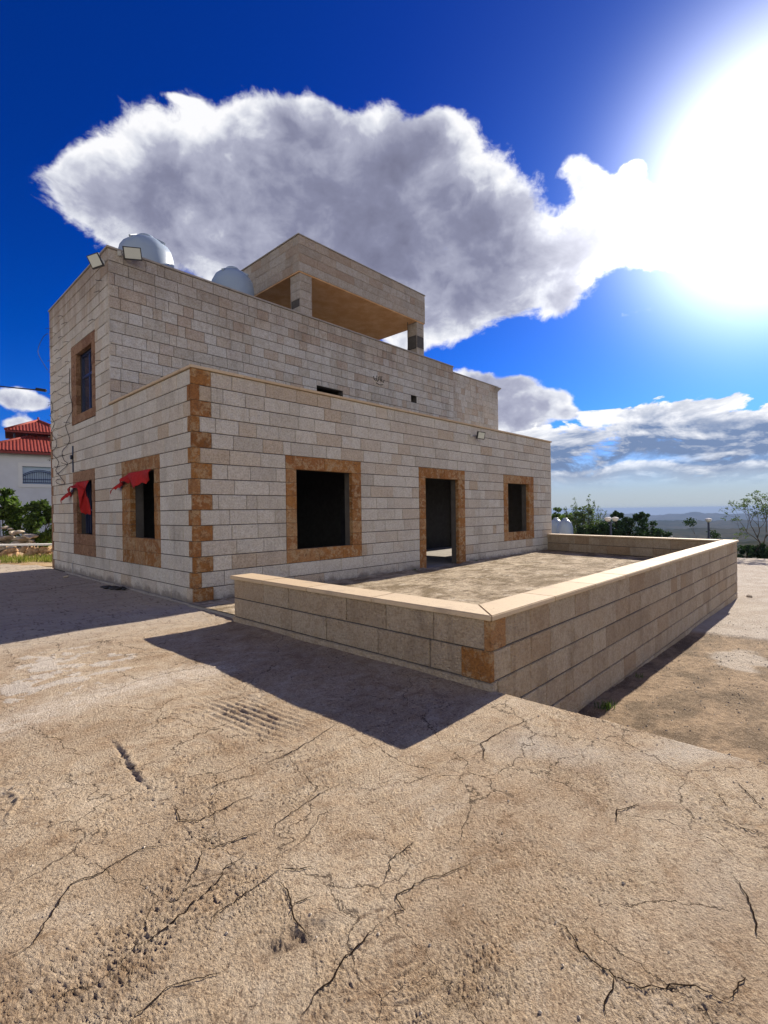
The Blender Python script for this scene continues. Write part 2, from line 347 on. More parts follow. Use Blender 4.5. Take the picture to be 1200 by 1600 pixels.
c = q.mix(q.noise(P, 5, 6, .6), (0.15, 0.018, 0.011, 1), (0.27, 0.04, 0.022, 1)); M['tile'] = fin(q, c, 0.7, spec=0.3)
M['fascia'] = simple('dark_red_fascia', (0.20, 0.03, 0.02), 0.7)
def leaf_mat(name, dark, light, trans=0.35):
    q = new_mat(name); c = q.ramp(q.attr('tone'), [(0, dark), (0.6, tuple((a + b) / 2 for a, b in zip(dark, light))), (1, light)])
    q._in(q.b.inputs['Base Color'], c); q.b.inputs['Roughness'].default_value = 0.75; q.b.inputs['Specular IOR Level'].default_value = 0.12
    tr = q.node('ShaderNodeBsdfTranslucent'); q._in(tr.inputs[0], q.v('MULTIPLY', c, (1.3, 1.5, 0.6)))
    mx = q.node('ShaderNodeMixShader'); mx.inputs[0].default_value = trans
    q.l.new(q.b.outputs[0], mx.inputs[1]); q.l.new(tr.outputs[0], mx.inputs[2]); q.l.new(mx.outputs[0], q.n['Material Output'].inputs[0]); return q.mat
M['leaf'] = leaf_mat('fig_leaf', (0.025, 0.05, 0.012), (0.13, 0.19, 0.05))
M['olive'] = leaf_mat('grey_green_leaf', (0.03, 0.05, 0.025), (0.12, 0.16, 0.08))
M['pine'] = leaf_mat('dark_green_leaf', (0.012, 0.028, 0.016), (0.05, 0.09, 0.045), 0.2)
M['grass'] = leaf_mat('grass_blade', (0.08, 0.10, 0.02), (0.30, 0.28, 0.09))

# ------------------------------------------------------------------ ground slab (fine polar sheet round the camera)
CXY = (CAM.x, CAM.y)
def polar(radii, angs, keep=None, clampf=None):
    rr, aa = np.meshgrid(radii, angs, indexing='ij')
    X = CXY[0] + rr * np.cos(aa); Y = CXY[1] + rr * np.sin(aa)
    if clampf: X, Y = clampf(X, Y)
    nr, na = rr.shape
    i = np.arange(nr - 1)[:, None] * na + np.arange(na - 1)[None, :]
    F = np.stack([i, i + na, i + na + 1, i + 1], -1).reshape(-1, 4)
    if keep is not None:
        k = keep(X, Y).ravel(); F = F[k[F].any(axis=1)]
    return X, Y, F
def crackline(pts, seed, amp=0.012):
    rnd = random.Random(seed); o = []
    for i in range(len(pts) - 1):
        a = Vector(pts[i] + (0,)); b = Vector(pts[i + 1] + (0,)); L = (b - a).length; n = max(2, int(L / 0.018)); pr = Vector((-(b - a).y, (b - a).x, 0)).normalized(); w = 0
        for k in range(n):
            w = w * 0.6 + rnd.uniform(-1, 1) * amp * 0.55
            o.append(a.lerp(b, k / n) + pr * (w * math.sin(math.pi * k / n + 0.3)))
    o.append(Vector(pts[-1] + (0,))); return o
def comb_ridges(X, Y):
    u = X + 1.84 + 0.10 * (Y + 4.8); v = (Y + 4.75)
    msk = np.exp(-(np.abs(u / 0.24) ** 3)) * np.exp(-(np.abs(v / 0.52) ** 3)) * np.clip(0.80 + 0.35 * vnoise(X * 7, Y * 7, 66), 0, 1)
    return msk
def gh(X, Y):
    """height and masks of the cast concrete apron"""
    r = np.hypot(X - CXY[0], Y - CXY[1])
    nearf = 1 - sstep(r, 9, 16)
    zone = fbm(X, Y, 0.8, 3, 5)
    smoothz = sstep(zone + 0.55 * sstep(Y, -4.0, -2.6) + 0.5 * np.exp(-((X + 0.75) / 0.6) ** 2 - ((Y + 6.9) / 0.9) ** 2) * 2.2, 0.18, 0.75)
    rough = 1 - 0.80 * smoothz
    # directional tooling: streaks drift with the noise
    a = 0.5 + 0.5 * fbm(X, Y, 0.5, 2, 71)
    U = X * np.cos(a) + Y * np.sin(a); V = -X * np.sin(a) + Y * np.cos(a)
    wx = U + 0.012 * vnoise(U * 30, V * 30, 15); wy = V + 0.012 * vnoise(U * 30, V * 30, 16)
    c1 = vnoise(wx * 22, wy * 15, 11); c2 = vnoise(wx * 58, wy * 46, 12); c3 = vnoise(wx * 115, wy * 100, 13)
    clump = 0.30 * c1 + 0.60 * c2 + 0.55 * c3
    z = 0.013 * fbm(X, Y, 0.7, 3, 1) + nearf * rough * 0.0088 * clump * np.clip(0.65 + 1.1 * fbm(X, Y, 1.7, 3, 55), 0.15, 1.4)
    pits = sstep(vnoise(U * 24, V * 17, 21) + 0.8 * vnoise(X * 58, Y * 51, 22), 0.72, 1.0) * nearf * (0.25 + 0.75 * rough) * np.clip(0.25 + 1.3 * fbm(X, Y, 1.9, 3, 56), 0, 0.8)
    z = z - 0.0085 * pits
    cr = comb_ridges(X, Y)
    z = z + cr * 0.0080 * np.sin((X + 0.10 * Y + 0.012 * vnoise(X * 6, Y * 6, 9)) * 2 * np.pi / 0.062)
    # long gouge, arc and broken hollow
    gx = X + 2.75 - 0.03 * np.sin((Y + 4.8) * 5) - 0.012 * vnoise(X * 0, Y * 20, 7); z = z - 0.020 * np.clip(0.55 + 0.8 * vnoise(X * 9, Y * 16, 8), 0, 1.2) * np.exp(-(gx / 0.011) ** 2) * np.exp(-(np.abs((Y + 4.82) / 0.38) ** 4)) + 0.006 * np.exp(-((gx - 0.035) / 0.02) ** 2) * np.exp(-(np.abs((Y + 4.82) / 0.40) ** 4))
    gx = X + 3.40 - 0.10 * np.exp(-((Y + 4.78) / 0.16) ** 2); z = z + 0.007 * np.exp(-(gx / 0.010) ** 2) * np.exp(-(np.abs((Y + 4.84) / 0.22) ** 4))
    hx = (X + 2.82) / 0.12; hy = (Y + 6.66) / 0.055; hol = np.exp(-((hx + 0.6 * hy) ** 2 + (hy * 1.1) ** 2) ** 1.2 + 0.5 * fbm(X, Y, 22, 2, 44))
    z = z - 0.022 * np.clip(hol, 0, 1.2)
    # peeled skins of cement on the left, chalky drift along the old pour line
    pz = np.exp(-(((X + 2.75) / 0.95) ** 2 + ((Y + 2.25) / 0.85) ** 2) ** 2)
    peel = sstep(fbm(X, Y * 1.3, 2.9, 5, 61, 0.6) + 0.72 * pz, 0.68, 0.73) * sstep(pz, 0.05, 0.3)
    z = z + 0.005 * peel
    line = Y + 3.50 - 0.10 * np.sin(X * 2.1) - 0.06 * vnoise(X * 4, Y * 4, 33)
    chalk = np.exp(-(line / 0.26) ** 2) * sstep(-X, 1.0, 1.6) * (0.75 + 0.45 * vnoise(X * 12, Y * 12, 34))
    z = z + 0.010 * np.exp(-(line / 0.12) ** 2) * sstep(-X, 1.1, 1.8)
    grey = np.clip(smoothz, 0, 1) * sstep(X, -2.0, -0.8) * sstep(-Y, 6.0, 6.7)
    grey = np.clip(grey + 0.75 * sstep(Y + 0.4 * fbm(X, Y, 0.9, 2, 91), -3.0, 0.5), 0, 1)  # cool tint of the house shadow painted in towards the house
    inside = sstep(X, -0.08, 0.12) * sstep(Y, -5.95, -5.8)
    z = z * (1 - inside) - 0.05 * inside
    # lip along the slab edge wears down
    lip = (1 - sstep(-0.12 - X, 0, 0.05)) * (Y < -5.8)
    z = z - 0.02 * lip
    return z, np.clip(peel, 0, 1), np.clip(chalk, 0, 1), grey, np.clip(pits + 0.9 * np.clip(hol, 0, 1), 0, 1), np.clip(0.5 + 0.5 * clump, 0, 1)
view0 = math.atan2(fw.y, fw.x)
angs = np.concatenate([np.linspace(view0 - 0.78, view0 + 0.78, 620), np.linspace(view0 + 0.80, view0 - 0.80 + 2 * math.pi, 90), [view0 - 0.78 + 2 * math.pi]])
radii = np.concatenate([[0.02, 0.4, 0.8], np.exp(np.linspace(math.log(1.1), math.log(7.5), 470)), np.exp(np.linspace(math.log(7.55), math.log(34), 150))])
def cl1(X, Y):
    e = -0.12 + 0.02 * vnoise(Y * 3, Y * 0, 3) + 0.012 * vnoise(Y * 11, Y * 0, 4) - 0.10 * sstep(-Y, 6.0, 6.8) * 0
    X = np.where(Y < -5.78, np.minimum(X, e), X); return X, Y
X, Y, F = polar(radii, angs, lambda X, Y: ~((Y < -5.78) & (X > -0.15)) & ((X < 0.5) | ((Y > 8.9) & (X < 40))), cl1)
# keep only faces with real area
Z, peel, chalk, grey, pit, cav = gh(X, Y)
ground_q = new_mat('worn_concrete_apron'); q = ground_q; P = objc(q)
b1 = q.noise(P, 1.1, 6, .6); b2 = q.noise(P, 6, 6, .65); b3 = q.noise(P, 75, 5, .7); b4 = q.noise(P, 210, 3, .65); b5 = q.noise(P, 28, 4, .65, 0.4); gr = q.voro(q.v('ADD', P, q.scale(q.noise(P, 60, 2, .5, color=True), 0.012)), 85)
c = q.mix(q.smooth(b1, 0.35, 0.65), (0.36, 0.280, 0.195, 1), (0.475, 0.390, 0.285, 1))
c = q.mix(q.smooth(b2, 0.35, 0.75, 0, 0.6), c, (0.35, 0.232, 0.13, 1))
c = q.mix(q.smooth(b3, 0.50, 0.66, 0, 0.65), c, (0.58, 0.46, 0.32, 1))
c = q.mix(q.smooth(b3, 0.47, 0.33, 0, 0.75), c, (0.13, 0.085, 0.052, 1))
c = q.mix(q.smooth(b5, 0.62, 0.70, 0, 0.5), c, (0.08, 0.052, 0.035, 1))
b6 = q.noise(q.v('ADD', P, (5.1, 2.2, 0)), 2.6, 8, .72, 0.8)
c = q.mix(q.smooth(b6, 0.52, 0.66, 0, 0.60), c, (0.235, 0.150, 0.085, 1))
c = q.mix(q.smooth(b6, 0.46, 0.34, 0, 0.55), c, (0.52, 0.44, 0.34, 1))
c = q.mix(q.smooth(q.noise(P, 13, 7, .75, 0.5), 0.56, 0.64, 0, 0.45), c, (0.17, 0.11, 0.065, 1))
c = q.mix(q.m('MULTIPLY', q.attr('grey'), 0.85), c, q.mix(b2, (0.40, 0.355, 0.295, 1), (0.54, 0.485, 0.41, 1)))
c = q.mix(q.smooth(q.attr('cav'), 0.52, 0.85, 0, 0.6), c, (0.55, 0.43, 0.29, 1))
c = q.mix(q.smooth(q.attr('cav'), 0.44, 0.18, 0, 0.7), c, (0.13, 0.085, 0.055, 1))
c = q.mix(q.m('MULTIPLY', q.attr('chalk'), q.smooth(b3, 0.35, 0.6, 0.25, 0.9)), c, (0.62, 0.56, 0.48, 1))
c = q.mix(q.m('MULTIPLY', q.attr('peel'), 0.65), c, q.mix(b2, (0.48, 0.44, 0.39, 1), (0.60, 0.56, 0.51, 1)))
st = q.noise(q.v('MULTIPLY', P, (1.0, 3.2, 1.0)), 1.7, 7, .7, 0.6)
c = q.mix(q.smooth(st, 0.50, 0.68, 0, 0.45), c, q.v('MULTIPLY', c, (0.62, 0.55, 0.48)))
c = q.mix(q.smooth(st, 0.45, 0.30, 0, 0.5), c, q.v('MULTIPLY', c, (1.2, 1.22, 1.25)))
hp_ = q.v('ADD', P, q.scale(q.noise(P, 5, 6, .6, color=True), 0.22)); hv = q.node('ShaderNodeTexVoronoi', feature='DISTANCE_TO_EDGE'); q._in(hv.inputs['Vector'], hp_); hv.inputs['Scale'].default_value = 1.5
hair = q.m('MULTIPLY', q.smooth(hv.outputs[0], 0.0065, 0.0015), q.smooth(q.noise(P, 1.6, 3, .5), 0.42, 0.52))
c = q.mix(q.m('MULTIPLY', hair, 0.75), c, (0.06, 0.04, 0.028, 1))
c = q.mix(q.m('MULTIPLY', q.attr('pit'), 0.55), c, (0.085, 0.055, 0.04, 1))
h = q.m('ADD', q.m('MULTIPLY', b6, 2.2), q.m('ADD', q.m('ADD', q.m('MULTIPLY', b3, 1.3), q.m('MULTIPLY', b4, 0.5)), q.m('ADD', q.m('MULTIPLY', gr, -0.35), q.m('MULTIPLY', q.smooth(b5, .62, .72), -0.5))))
h = q.m('SUBTRACT', h, q.m('MULTIPLY', hair, 0.8))
M['ground'] = fin(q, c, 0.95, q.bump(h, 0.014, 1.0), spec=0.12)
ground = mesh_obj('ground', np.stack([X, Y, Z], -1).reshape(-1, 3), F, M['ground'], smooth=True,
                  attrs={'peel': peel.ravel(), 'chalk': chalk.ravel(), 'grey': grey.ravel(), 'pit': pit.ravel(), 'cav': cav.ravel()})
tag(ground, kind='structure')
# broken vertical edge of the slab above the lower yard
mb = MB(); rnd = random.Random(4)
ys = np.arange(-30, -5.8, 0.06); e = -0.12 + 0.02 * vnoise(ys * 3, ys * 0, 3) + 0.012 * vnoise(ys * 11, ys * 0, 4)
vs = []
for yy, ee in zip(ys, e):
    for k, zz in enumerate((-0.022, -0.06, -0.12, -0.3, -1.1)): vs.append((ee - (0.012 if k == 0 else 0) + (0.008 * rnd.uniform(-1, 1) if k else 0), yy, zz))
n = len(ys); fs = [(i * 5 + k, (i + 1) * 5 + k, (i + 1) * 5 + k + 1, i * 5 + k + 1) for i in range(n - 1) for k in range(4)]
tag(mesh_obj('ground_edge', vs, fs, M['concrete']), kind='structure')
# cracks
CR = [[(-3.565,-6.002),(-3.471,-5.992),(-3.292,-5.76),(-3.176,-5.779),(-3.018,-5.743),(-2.864,-5.834)],[(-2.808,-5.942),(-2.867,-6.032),(-2.973,-6.136)],[(-2.808,-5.942),(-2.726,-5.999),(-2.563,-6.041)],[(-2.64,-6.339),(-2.775,-6.352),(-2.864,-6.354),(-2.963,-6.361),(-3.029,-6.415)],[(-2.64,-6.339),(-2.541,-6.436)],[(-2.69,-6.136),(-2.796,-6.139),(-2.865,-6.202),(-2.968,-6.24),(-3.162,-6.29),(-3.253,-6.268)],[(-2.702,-6.381),(-2.696,-6.464),(-2.767,-6.596),(-2.762,-6.706)],[(-2.647,-6.568),(-2.727,-6.541)],[(-3.328,-6.541),(-3.235,-6.525),(-3.193,-6.523),(-3.064,-6.598)],[(-2.534,-6.851),(-2.676,-6.859),(-2.772,-6.865),(-2.838,-6.893),(-2.901,-6.888),(-2.965,-6.907)],[(-2.104,-6.65),(-2.279,-6.648),(-2.394,-6.718)],[(-2.031,-6.92),(-2.17,-6.883),(-2.263,-6.835),(-2.409,-6.803),(-2.448,-6.879),(-2.534,-6.851)],[(-2.094,-7.266),(-2.099,-7.369),(-2.16,-7.441),(-2.176,-7.564),(-2.166,-7.64),(-2.064,-7.735),(-2.038,-7.81),(-2.032,-7.876),(-2.051,-7.926)],[(-2.176,-7.564),(-2.268,-7.576),(-2.333,-7.592)],[(-1.369,-7.761),(-1.472,-7.829),(-1.597,-7.874),(-1.679,-7.887),(-1.7,-7.922)],[(-2.022,-7.858),(-1.938,-7.871),(-1.898,-7.883)],[(-0.505,-7.663),(-0.656,-7.754),(-0.738,-7.829)],[(-0.721,-7.594),(-0.867,-7.687)],[(-0.959,-7.648),(-0.997,-7.732),(-0.982,-7.853)],[(-1.351,-7.305),(-1.237,-7.261),(-1.098,-7.333)],[(-2.596,-5.515),(-2.434,-5.501),(-2.211,-5.59)],[(-2.242,-5.5),(-1.909,-5.506),(-1.479,-5.398)],[(-2.733,-5.499),(-2.787,-5.66),(-2.728,-5.748),(-2.567,-5.742),(-2.393,-5.741)],[(-2.019,-6.011),(-2.258,-6.024),(-2.482,-6.057),(-2.542,-6.135)],[(-0.414,-6.429),(-0.766,-6.361),(-1.046,-6.338),(-1.221,-6.463),(-1.262,-6.591)],[(-1.046,-6.338),(-1.084,-6.226)],[(-2.012,4.148),(-1.402,4.01),(-0.697,4.535),(0.072,4.705)]]
M['crackm'] = simple('crack_dark', (0.022, 0.015, 0.011), 1.0, spec=0.0)  # plain dark colour for the ribbons laid over the ground
vs = []; fs = []
for ci, pts in enumerate(CR):
    L = crackline([tuple(p) for p in pts], ci, 0.016 if ci < 26 else 0.05); n = len(L); rnd = random.Random(100 + ci)
    far = 1.0 if ci < 26 else 4.0
    P2 = np.array([(p.x, p.y) for p in L]); hz = gh(P2[:, 0], P2[:, 1])[0]
    w = 0.0022
    for i, p in enumerate(L):
        dd = (L[min(i + 1, n - 1)] - L[max(i - 1, 0)]).normalized(); pr = Vector((-dd.y, dd.x, 0))
        w = 0.7 * w + 0.3 * rnd.uniform(0.0008, 0.0050); ww = w * 0.95 * far * min(1, 0.25 + 3.0 * min(i, n - 1 - i) / n) 
        b = len(vs); vs += [tuple(p + pr * ww + Vector((0, 0, hz[i] + 0.0045 * far))), tuple(p - pr * ww + Vector((0, 0, hz[i] + 0.0045 * far)))]
        if i: fs.append((b - 2, b - 1, b + 1, b))
tag(mesh_obj('ground_cracks', vs, fs, M['crackm']), kind='structure')

# ------------------------------------------------------------------ lower yard
def yh(X, Y):
    z = -0.70 - 0.02 * np.clip(X, 0, 12) - 0.004 * np.clip(X - 12, 0, 30) + 0.012 * fbm(X, Y, 0.6, 3, 8)
    dirt = sstep(7.2 + 0.5 * vnoise(X * .7, Y * .7, 3) + 0.25 * (Y + 6.5) * -1 - X, -0.1, 0.25)
    z = z + dirt * (0.010 * fbm(X, Y * 1.6, 3.5, 4, 91, .6)) + (1 - dirt) * 0.035
    pale = sstep(np.exp(-((X - 5.4) / 0.8) ** 2 - ((Y + 6.9) / 0.5) ** 2) + 0.35 * vnoise(X * 3, Y * 3, 5), 0.45, 0.7)
    return z, dirt, pale
radii = np.exp(np.linspace(math.log(3.2), math.log(30), 420)); a_ = np.linspace(R(-100), R(62), 460)
X, Y, F = polar(radii, a_, lambda X, Y: (X > -0.5) & ~((X < 12.1) & (Y > -5.6)) & ~((X < 13.9) & (Y > -0.2)))
Z, dirt, pale = yh(X, Y)
q = new_mat('dusty_yard'); P = objc(q); n1_ = q.noise(q.v('MULTIPLY', P, (1, 1.8, 1)), 1.6, 7, .65); n2_ = q.noise(q.v('MULTIPLY', P, (1, 1.7, 1)), 9, 6, .65); n3_ = q.noise(P, 60, 4, .6)
cd = q.mix(q.smooth(n1_, .38, .62), (0.12, 0.082, 0.046, 1), (0.27, 0.19, 0.115, 1)); cd = q.mix(q.smooth(n2_, .5, .7, 0, .6), cd, (0.09, 0.06, 0.036, 1)); cd = q.mix(q.smooth(n3_, .5, .7, 0, .4), cd, (0.48, 0.38, 0.27, 1))
cc = q.mix(q.smooth(n1_, .35, .65), (0.40, 0.335, 0.27, 1), (0.50, 0.44, 0.37, 1)); cc = q.mix(q.smooth(n2_, .55, .7, 0, .4), cc, (0.30, 0.24, 0.185, 1))
cc = q.v('MULTIPLY', cc, (.78, .78, .78)); c = q.mix(q.attr('dirt'), cc, cd); c = q.mix(q.m('MULTIPLY', q.attr('pale'), 0.7), c, (0.42, 0.37, 0.31, 1))
M['yard'] = fin(q, c, 0.95, q.bump(q.m('ADD', n2_, q.m('MULTIPLY', n3_, 0.3)), 0.05, 0.8), spec=0.15)
yard = mesh_obj('lower_yard', np.stack([X, Y, Z], -1).reshape(-1, 3), F, M['yard'], smooth=True, attrs={'dirt': dirt.ravel(), 'pale': pale.ravel()})
tag(yard, kind='structure')

# ------------------------------------------------------------------ terrain and hills
PRx = np.log([1, 24, 30, 45, 80, 150, 220, 320, 500, 750, 1200, 1700, 2500, 3800, 6000, 9000, 15000])
PRz = np.array([-1.15, -1.15, -1.5, -4.2, -8, -15, -23, -36, -27, -70, -42, -105, -52, -170, -62, -230, -260])
def th(r, a):
    """terrain height at radius r (m) and azimuth a (rad)"""
    lr = np.log(r) + 0.07 * vnoise(a * 5, np.log(r) * 1.2, 77) + 0.05 * vnoise(a * 19, np.log(r) * 3, 78)
    z = np.interp(lr, PRx, PRz)
    k = sstep(r, 60, 300)
    z = z + k * r * (0.0040 * vnoise(a * 11, np.log(r) * 4, 81) + 0.003 * vnoise(a * 43, np.log(r) * 14, 82) + 0.0011 * vnoise(a * 150, np.log(r) * 40, 83))
    flat = sstep(np.degrees(a), 48, 64) + sstep(-np.degrees(a), 60, 80)
    z = z * (1 - flat) + flat * (-0.12 - 0.0 * r + np.where(r > 90, (r - 90) * -0.02, 0))
    return z
radii = np.exp(np.linspace(math.log(22), math.log(15000), 420)); a_ = np.concatenate([np.linspace(R(-20), R(50), 420), np.linspace(R(51), R(340), 170)])
rr, aa = np.meshgrid(radii, a_, indexing='ij'); AA = np.where(aa > math.pi, aa - 2 * math.pi, aa)
X = CXY[0] + rr * np.cos(aa); Y = CXY[1] + rr * np.sin(aa); Z = th(rr, AA); nr, na = rr.shape
i = np.arange(nr - 1)[:, None] * na + np.arange(na)[None, :]; j = np.arange(nr - 1)[:, None] * na + (np.arange(na)[None, :] + 1) % na
F = np.stack([i, i + na, j + na, j], -1).reshape(-1, 4)
q = new_mat('dry_hills'); P = objc(q); n1_ = q.noise(P, 0.004, 8, .62); n2_ = q.noise(P, 0.03, 7, .65); n3_ = q.noise(P, 0.8, 5, .6)
c = q.mix(q.smooth(n1_, .4, .6), (0.022, 0.030, 0.018, 1), (0.062, 0.056, 0.036, 1)); c = q.mix(q.smooth(n2_, .45, .65, 0, .8), c, (0.018, 0.025, 0.016, 1)); c = q.mix(q.smooth(n3_, .5, .7, 0, .4), c, (0.08, 0.068, 0.045, 1))
M['hill'] = fin(q, c, 1.0, spec=0.0)
terrain = mesh_obj('hills', np.stack([X, Y, Z], -1).reshape(-1, 3), F, M['hill'], smooth=True); tag(terrain, kind='structure')

# ------------------------------------------------------------------ masonry
class Frame:
    def __init__(s, o, u, n): s.o = Vector(o); s.u = Vector(u).normalized(); s.n = Vector(n).normalized(); s.flip = s.u.cross(Vector((0, 0, 1))).dot(s.n) < 0
    def P(s, u, z, n=0): p = s.o + s.u * u + s.n * n; return (p.x, p.y, p.z + z)
def block(mb, fr, u0, u1, z0, z1, tone, rnd, out=0.0, depth=0.035, bev=0.006):
    o = out + rnd.uniform(-0.002, 0.004)
    back = [fr.P(u, z, -depth) for u, z in ((u0, z0), (u1, z0), (u1, z1), (u0, z1))]
    ring = [fr.P(u, z, o - bev) for u, z in ((u0, z0), (u1, z0), (u1, z1), (u0, z1))]
    j = lambda: bev * rnd.uniform(0.5, 1.6) * (2.2 if rnd.random() < 0.12 else 1)
    fr_ = [fr.P(u0 + j(), z0 + j(), o + rnd.uniform(-.0015, .0015)), fr.P(u1 - j(), z0 + j(), o + rnd.uniform(-.0015, .0015)), fr.P(u1 - j(), z1 - j(), o + rnd.uniform(-.0015, .0015)), fr.P(u0 + j(), z1 - j(), o + rnd.uniform(-.0015, .0015))]
    f = [(8, 9, 10, 11)] + [(4 + k, 4 + (k + 1) % 4, 8 + (k + 1) % 4, 8 + k) for k in range(4)] + [(k, (k + 1) % 4, 4 + (k + 1) % 4, 4 + k) for k in range(4)]
    if fr.flip: f = [tuple(reversed(x_)) for x_ in f]
    mb.add(back + ring + fr_, f, tone)
def masonry(mb, fr, u0, u1, zl, holes=(), L=(0.36, 0.80), seed=0, hg=0.015, vg=0.009, out=0.0, ends=None, tone=None, bev=0.006):
    """zl: descending course lines; holes: (u0,u1,z0,z1) rectangles left free"""
    rnd = random.Random(seed)
    for k in range(len(zl) - 1):
        zt, zb = zl[k] - hg / 2, zl[k + 1] + hg / 2
        a0, a1 = (u0, u1) if ends is None else ends(k, u0, u1)
        segs = [(a0, a1, zb, zt)]
        for (h0, h1, hz0, hz1) in holes:
            ns = []
            for (s0, s1, b, t_) in segs:
                if h1 <= s0 or h0 >= s1 or hz1 <= b + 0.02 or hz0 >= t_ - 0.02: ns.append((s0, s1, b, t_)); continue
                if h0 > s0: ns.append((s0, h0, b, t_))
                if h1 < s1: ns.append((h1, s1, b, t_))
                m0, m1 = max(s0, h0), min(s1, h1)
                if hz0 > b + 0.03: ns.append((m0, m1, b, hz0 - hg))
                if hz1 < t_ - 0.03: ns.append((m0, m1, hz1 + hg, t_))
            segs = ns
        for (s0, s1, b, t_) in segs:
            p = s0; 
            while p < s1 - 0.02:
                w = rnd.uniform(*L) if rnd.random() > 0.13 else rnd.uniform(0.16, 0.3)
                if p == s0: w *= rnd.uniform(0.5, 1.0)
                if s1 - (p + w) < 0.17: w = s1 - p
                tn = rnd.betavariate(1.7, 1.8) if tone is None else tone(rnd)
                block(mb, fr, p + vg / 2, min(p + w, s1) - vg / 2, b, t_, tn, rnd, out, bev=bev); p += w
def surround(mb, fr, O, I, seed, lint=2, sill_rows=1, depth=0.10, out=0.006, has_sill=True, pitch=0.27):
    """stone frame: O outer rect, I inner rect (u0,u1,z0,z1)"""
    rnd = random.Random(seed); g = 0.005
    tn = lambda: rnd.random()
    def bk(u0, u1, z0, z1): block(mb, fr, u0 + g / 2, u1 - g / 2, z0 + g / 2, z1 - g / 2, tn(), rnd, out, depth, 0.005)
    w = (O[1] - O[0]) / lint
    for i in range(lint):
        s = rnd.uniform(-.06, .06) if i < lint - 1 else 0
        bk(O[0] + i * w + (0 if i == 0 else ps), O[0] + (i + 1) * w + s, I[3], O[3]); ps = s
    n = max(1, round((I[3] - I[2]) / pitch)); hh = (I[3] - I[2]) / n
    for i in range(n):
        bk(O[0], I[0], I[2] + i * hh, I[2] + (i + 1) * hh); bk(I[1], O[1], I[2] + i * hh, I[2] + (i + 1) * hh)
    if has_sill:
        hs_ = (I[2] - O[2]) / sill_rows
        for rI in range(sill_rows):
            w = (O[1] - O[0]) / 3; cuts = [O[0], O[0] + w * rnd.uniform(.8, 1.3), O[0] + 2 * w * rnd.uniform(.9, 1.1), O[1]]
            for i in range(3): bk(cuts[i], cuts[i + 1], O[2] + rI * hs_, O[2] + (rI + 1) * hs_)
def core(mb, axis, p0, p1, u0, u1, z0, z1, holes=()):
    """wall core with openings; axis 'y' = wall runs along x between y=p0..p1; axis 'x' = runs along y between x=p0..p1"""
    us = sorted({u0, u1, *[h[0] for h in holes], *[h[1] for h in holes]}); 
    for a, b in zip(us[:-1], us[1:]):
        hs_ = sorted([(h[2], h[3]) for h in holes if h[0] <= a + 1e-6 and h[1] >= b - 1e-6]); cur = z0
        for h0, h1 in hs_ + [(z1, z1)]:
            if h0 > cur + 1e-4:
                if axis == 'y': mb.box(a, b, p0, p1, cur, h0)
                else: mb.box(p0, p1, a, b, cur, h0)
            cur = max(cur, h1)

ZL = [4.055 - 0.27 * k for k in range(16)]
ZU = [7.63 - 0.27 * k for k in range(14)]
ZLU = [7.63 - 0.275 * k for k in range(14)]
FX = Frame((0, 0, 0), (1, 0, 0), (0, -1, 0)); FL = Frame((0, 0, 0), (0, 1, 0), (-1, 0, 0)); FU = Frame((0, 4.04, 0), (1, 0, 0), (0, -1, 0))
W1O, W1I = (1.91, 3.98, .545, 2.705), (2.165, 3.70, .815, 2.435)
DO, DI = (6.07, 8.16, .0, 2.705), (6.335, 7.83, .0, 2.435)
W2O, W2I = (10.36, 12.43, .545, 2.705), (10.64, 12.06, .825, 2.435)
L2O, L2I = (1.36, 3.34, .545, 2.705), (1.624, 2.861, 1.085, 2.435)
L1O, L1I = (5.16, 6.95, .545, 2.705), (5.376, 6.63, 1.085, 2.435)
UO, UI = (5.02, 6.98, 3.97, 6.03), (5.27, 6.54, 4.19, 5.77)
house = empty('stone_house', (0, 0, 0), 'unfinished pale stone house with ochre window surrounds and flat roofs behind the low terrace wall', 'house')
grow = lambda r, e=0.015: (r[0] - e, r[1] + e, r[2] - e, r[3] + e)
# ground-floor front wall
def endsF(k, a, b): return (a + (0.135 if k % 2 else 0.35), b)
mb = MB(); masonry(mb, FX, 0, 13.85, ZL, (W1O, DO, W2O), seed=3, ends=endsF); mb.build('front_wall', M['light'], house)
def endsL(k, a, b): return (a + (0.17 if k % 2 else 0.05), b - (0.10 if k % 2 else 0.22))
mb = MB(); masonry(mb, FL, 0, 9.15, ZL, (L2O, L1O, UO), seed=5, L=(0.32, 0.68), ends=endsL)
masonry(mb, FL, 4.04, 9.15, ZLU, (UO,), seed=6, L=(0.32, 0.68), ends=lambda k, a, b: (a, b)); mb.build('side_wall', M['left'], house)
mb = MB(); masonry(mb, FU, 0, 13.37, ZU, ((10.60, 10.93, 5.76, 6.03), (6.0, 7.1, 5.2, 5.56)), seed=8, L=(0.26, 0.62)); mb.build('upper_front_wall', M['upper'], house)
mb = MB(); masonry(mb, Frame((0, 4.20, 0), (1, 0, 0), (0, -1, 0)), 13.37, 17.28, [7.47 - .27 * k for k in range(14)], seed=9, L=(0.26, 0.62), vg=0.003, hg=0.006)
masonry(mb, Frame((17.28, 0, 0), (0, 1, 0), (1, 0, 0)), 4.2, 9.15, [7.47 - .27 * k for k in range(28)], seed=10)
masonry(mb, Frame((13.85, 0, 0), (0, 1, 0), (1, 0, 0)), 0.0, 4.2, ZL, ((2.0, 3.7, 0.0, 2.3),), seed=11); mb.build('rear_wing_wall', M['upper'], house)
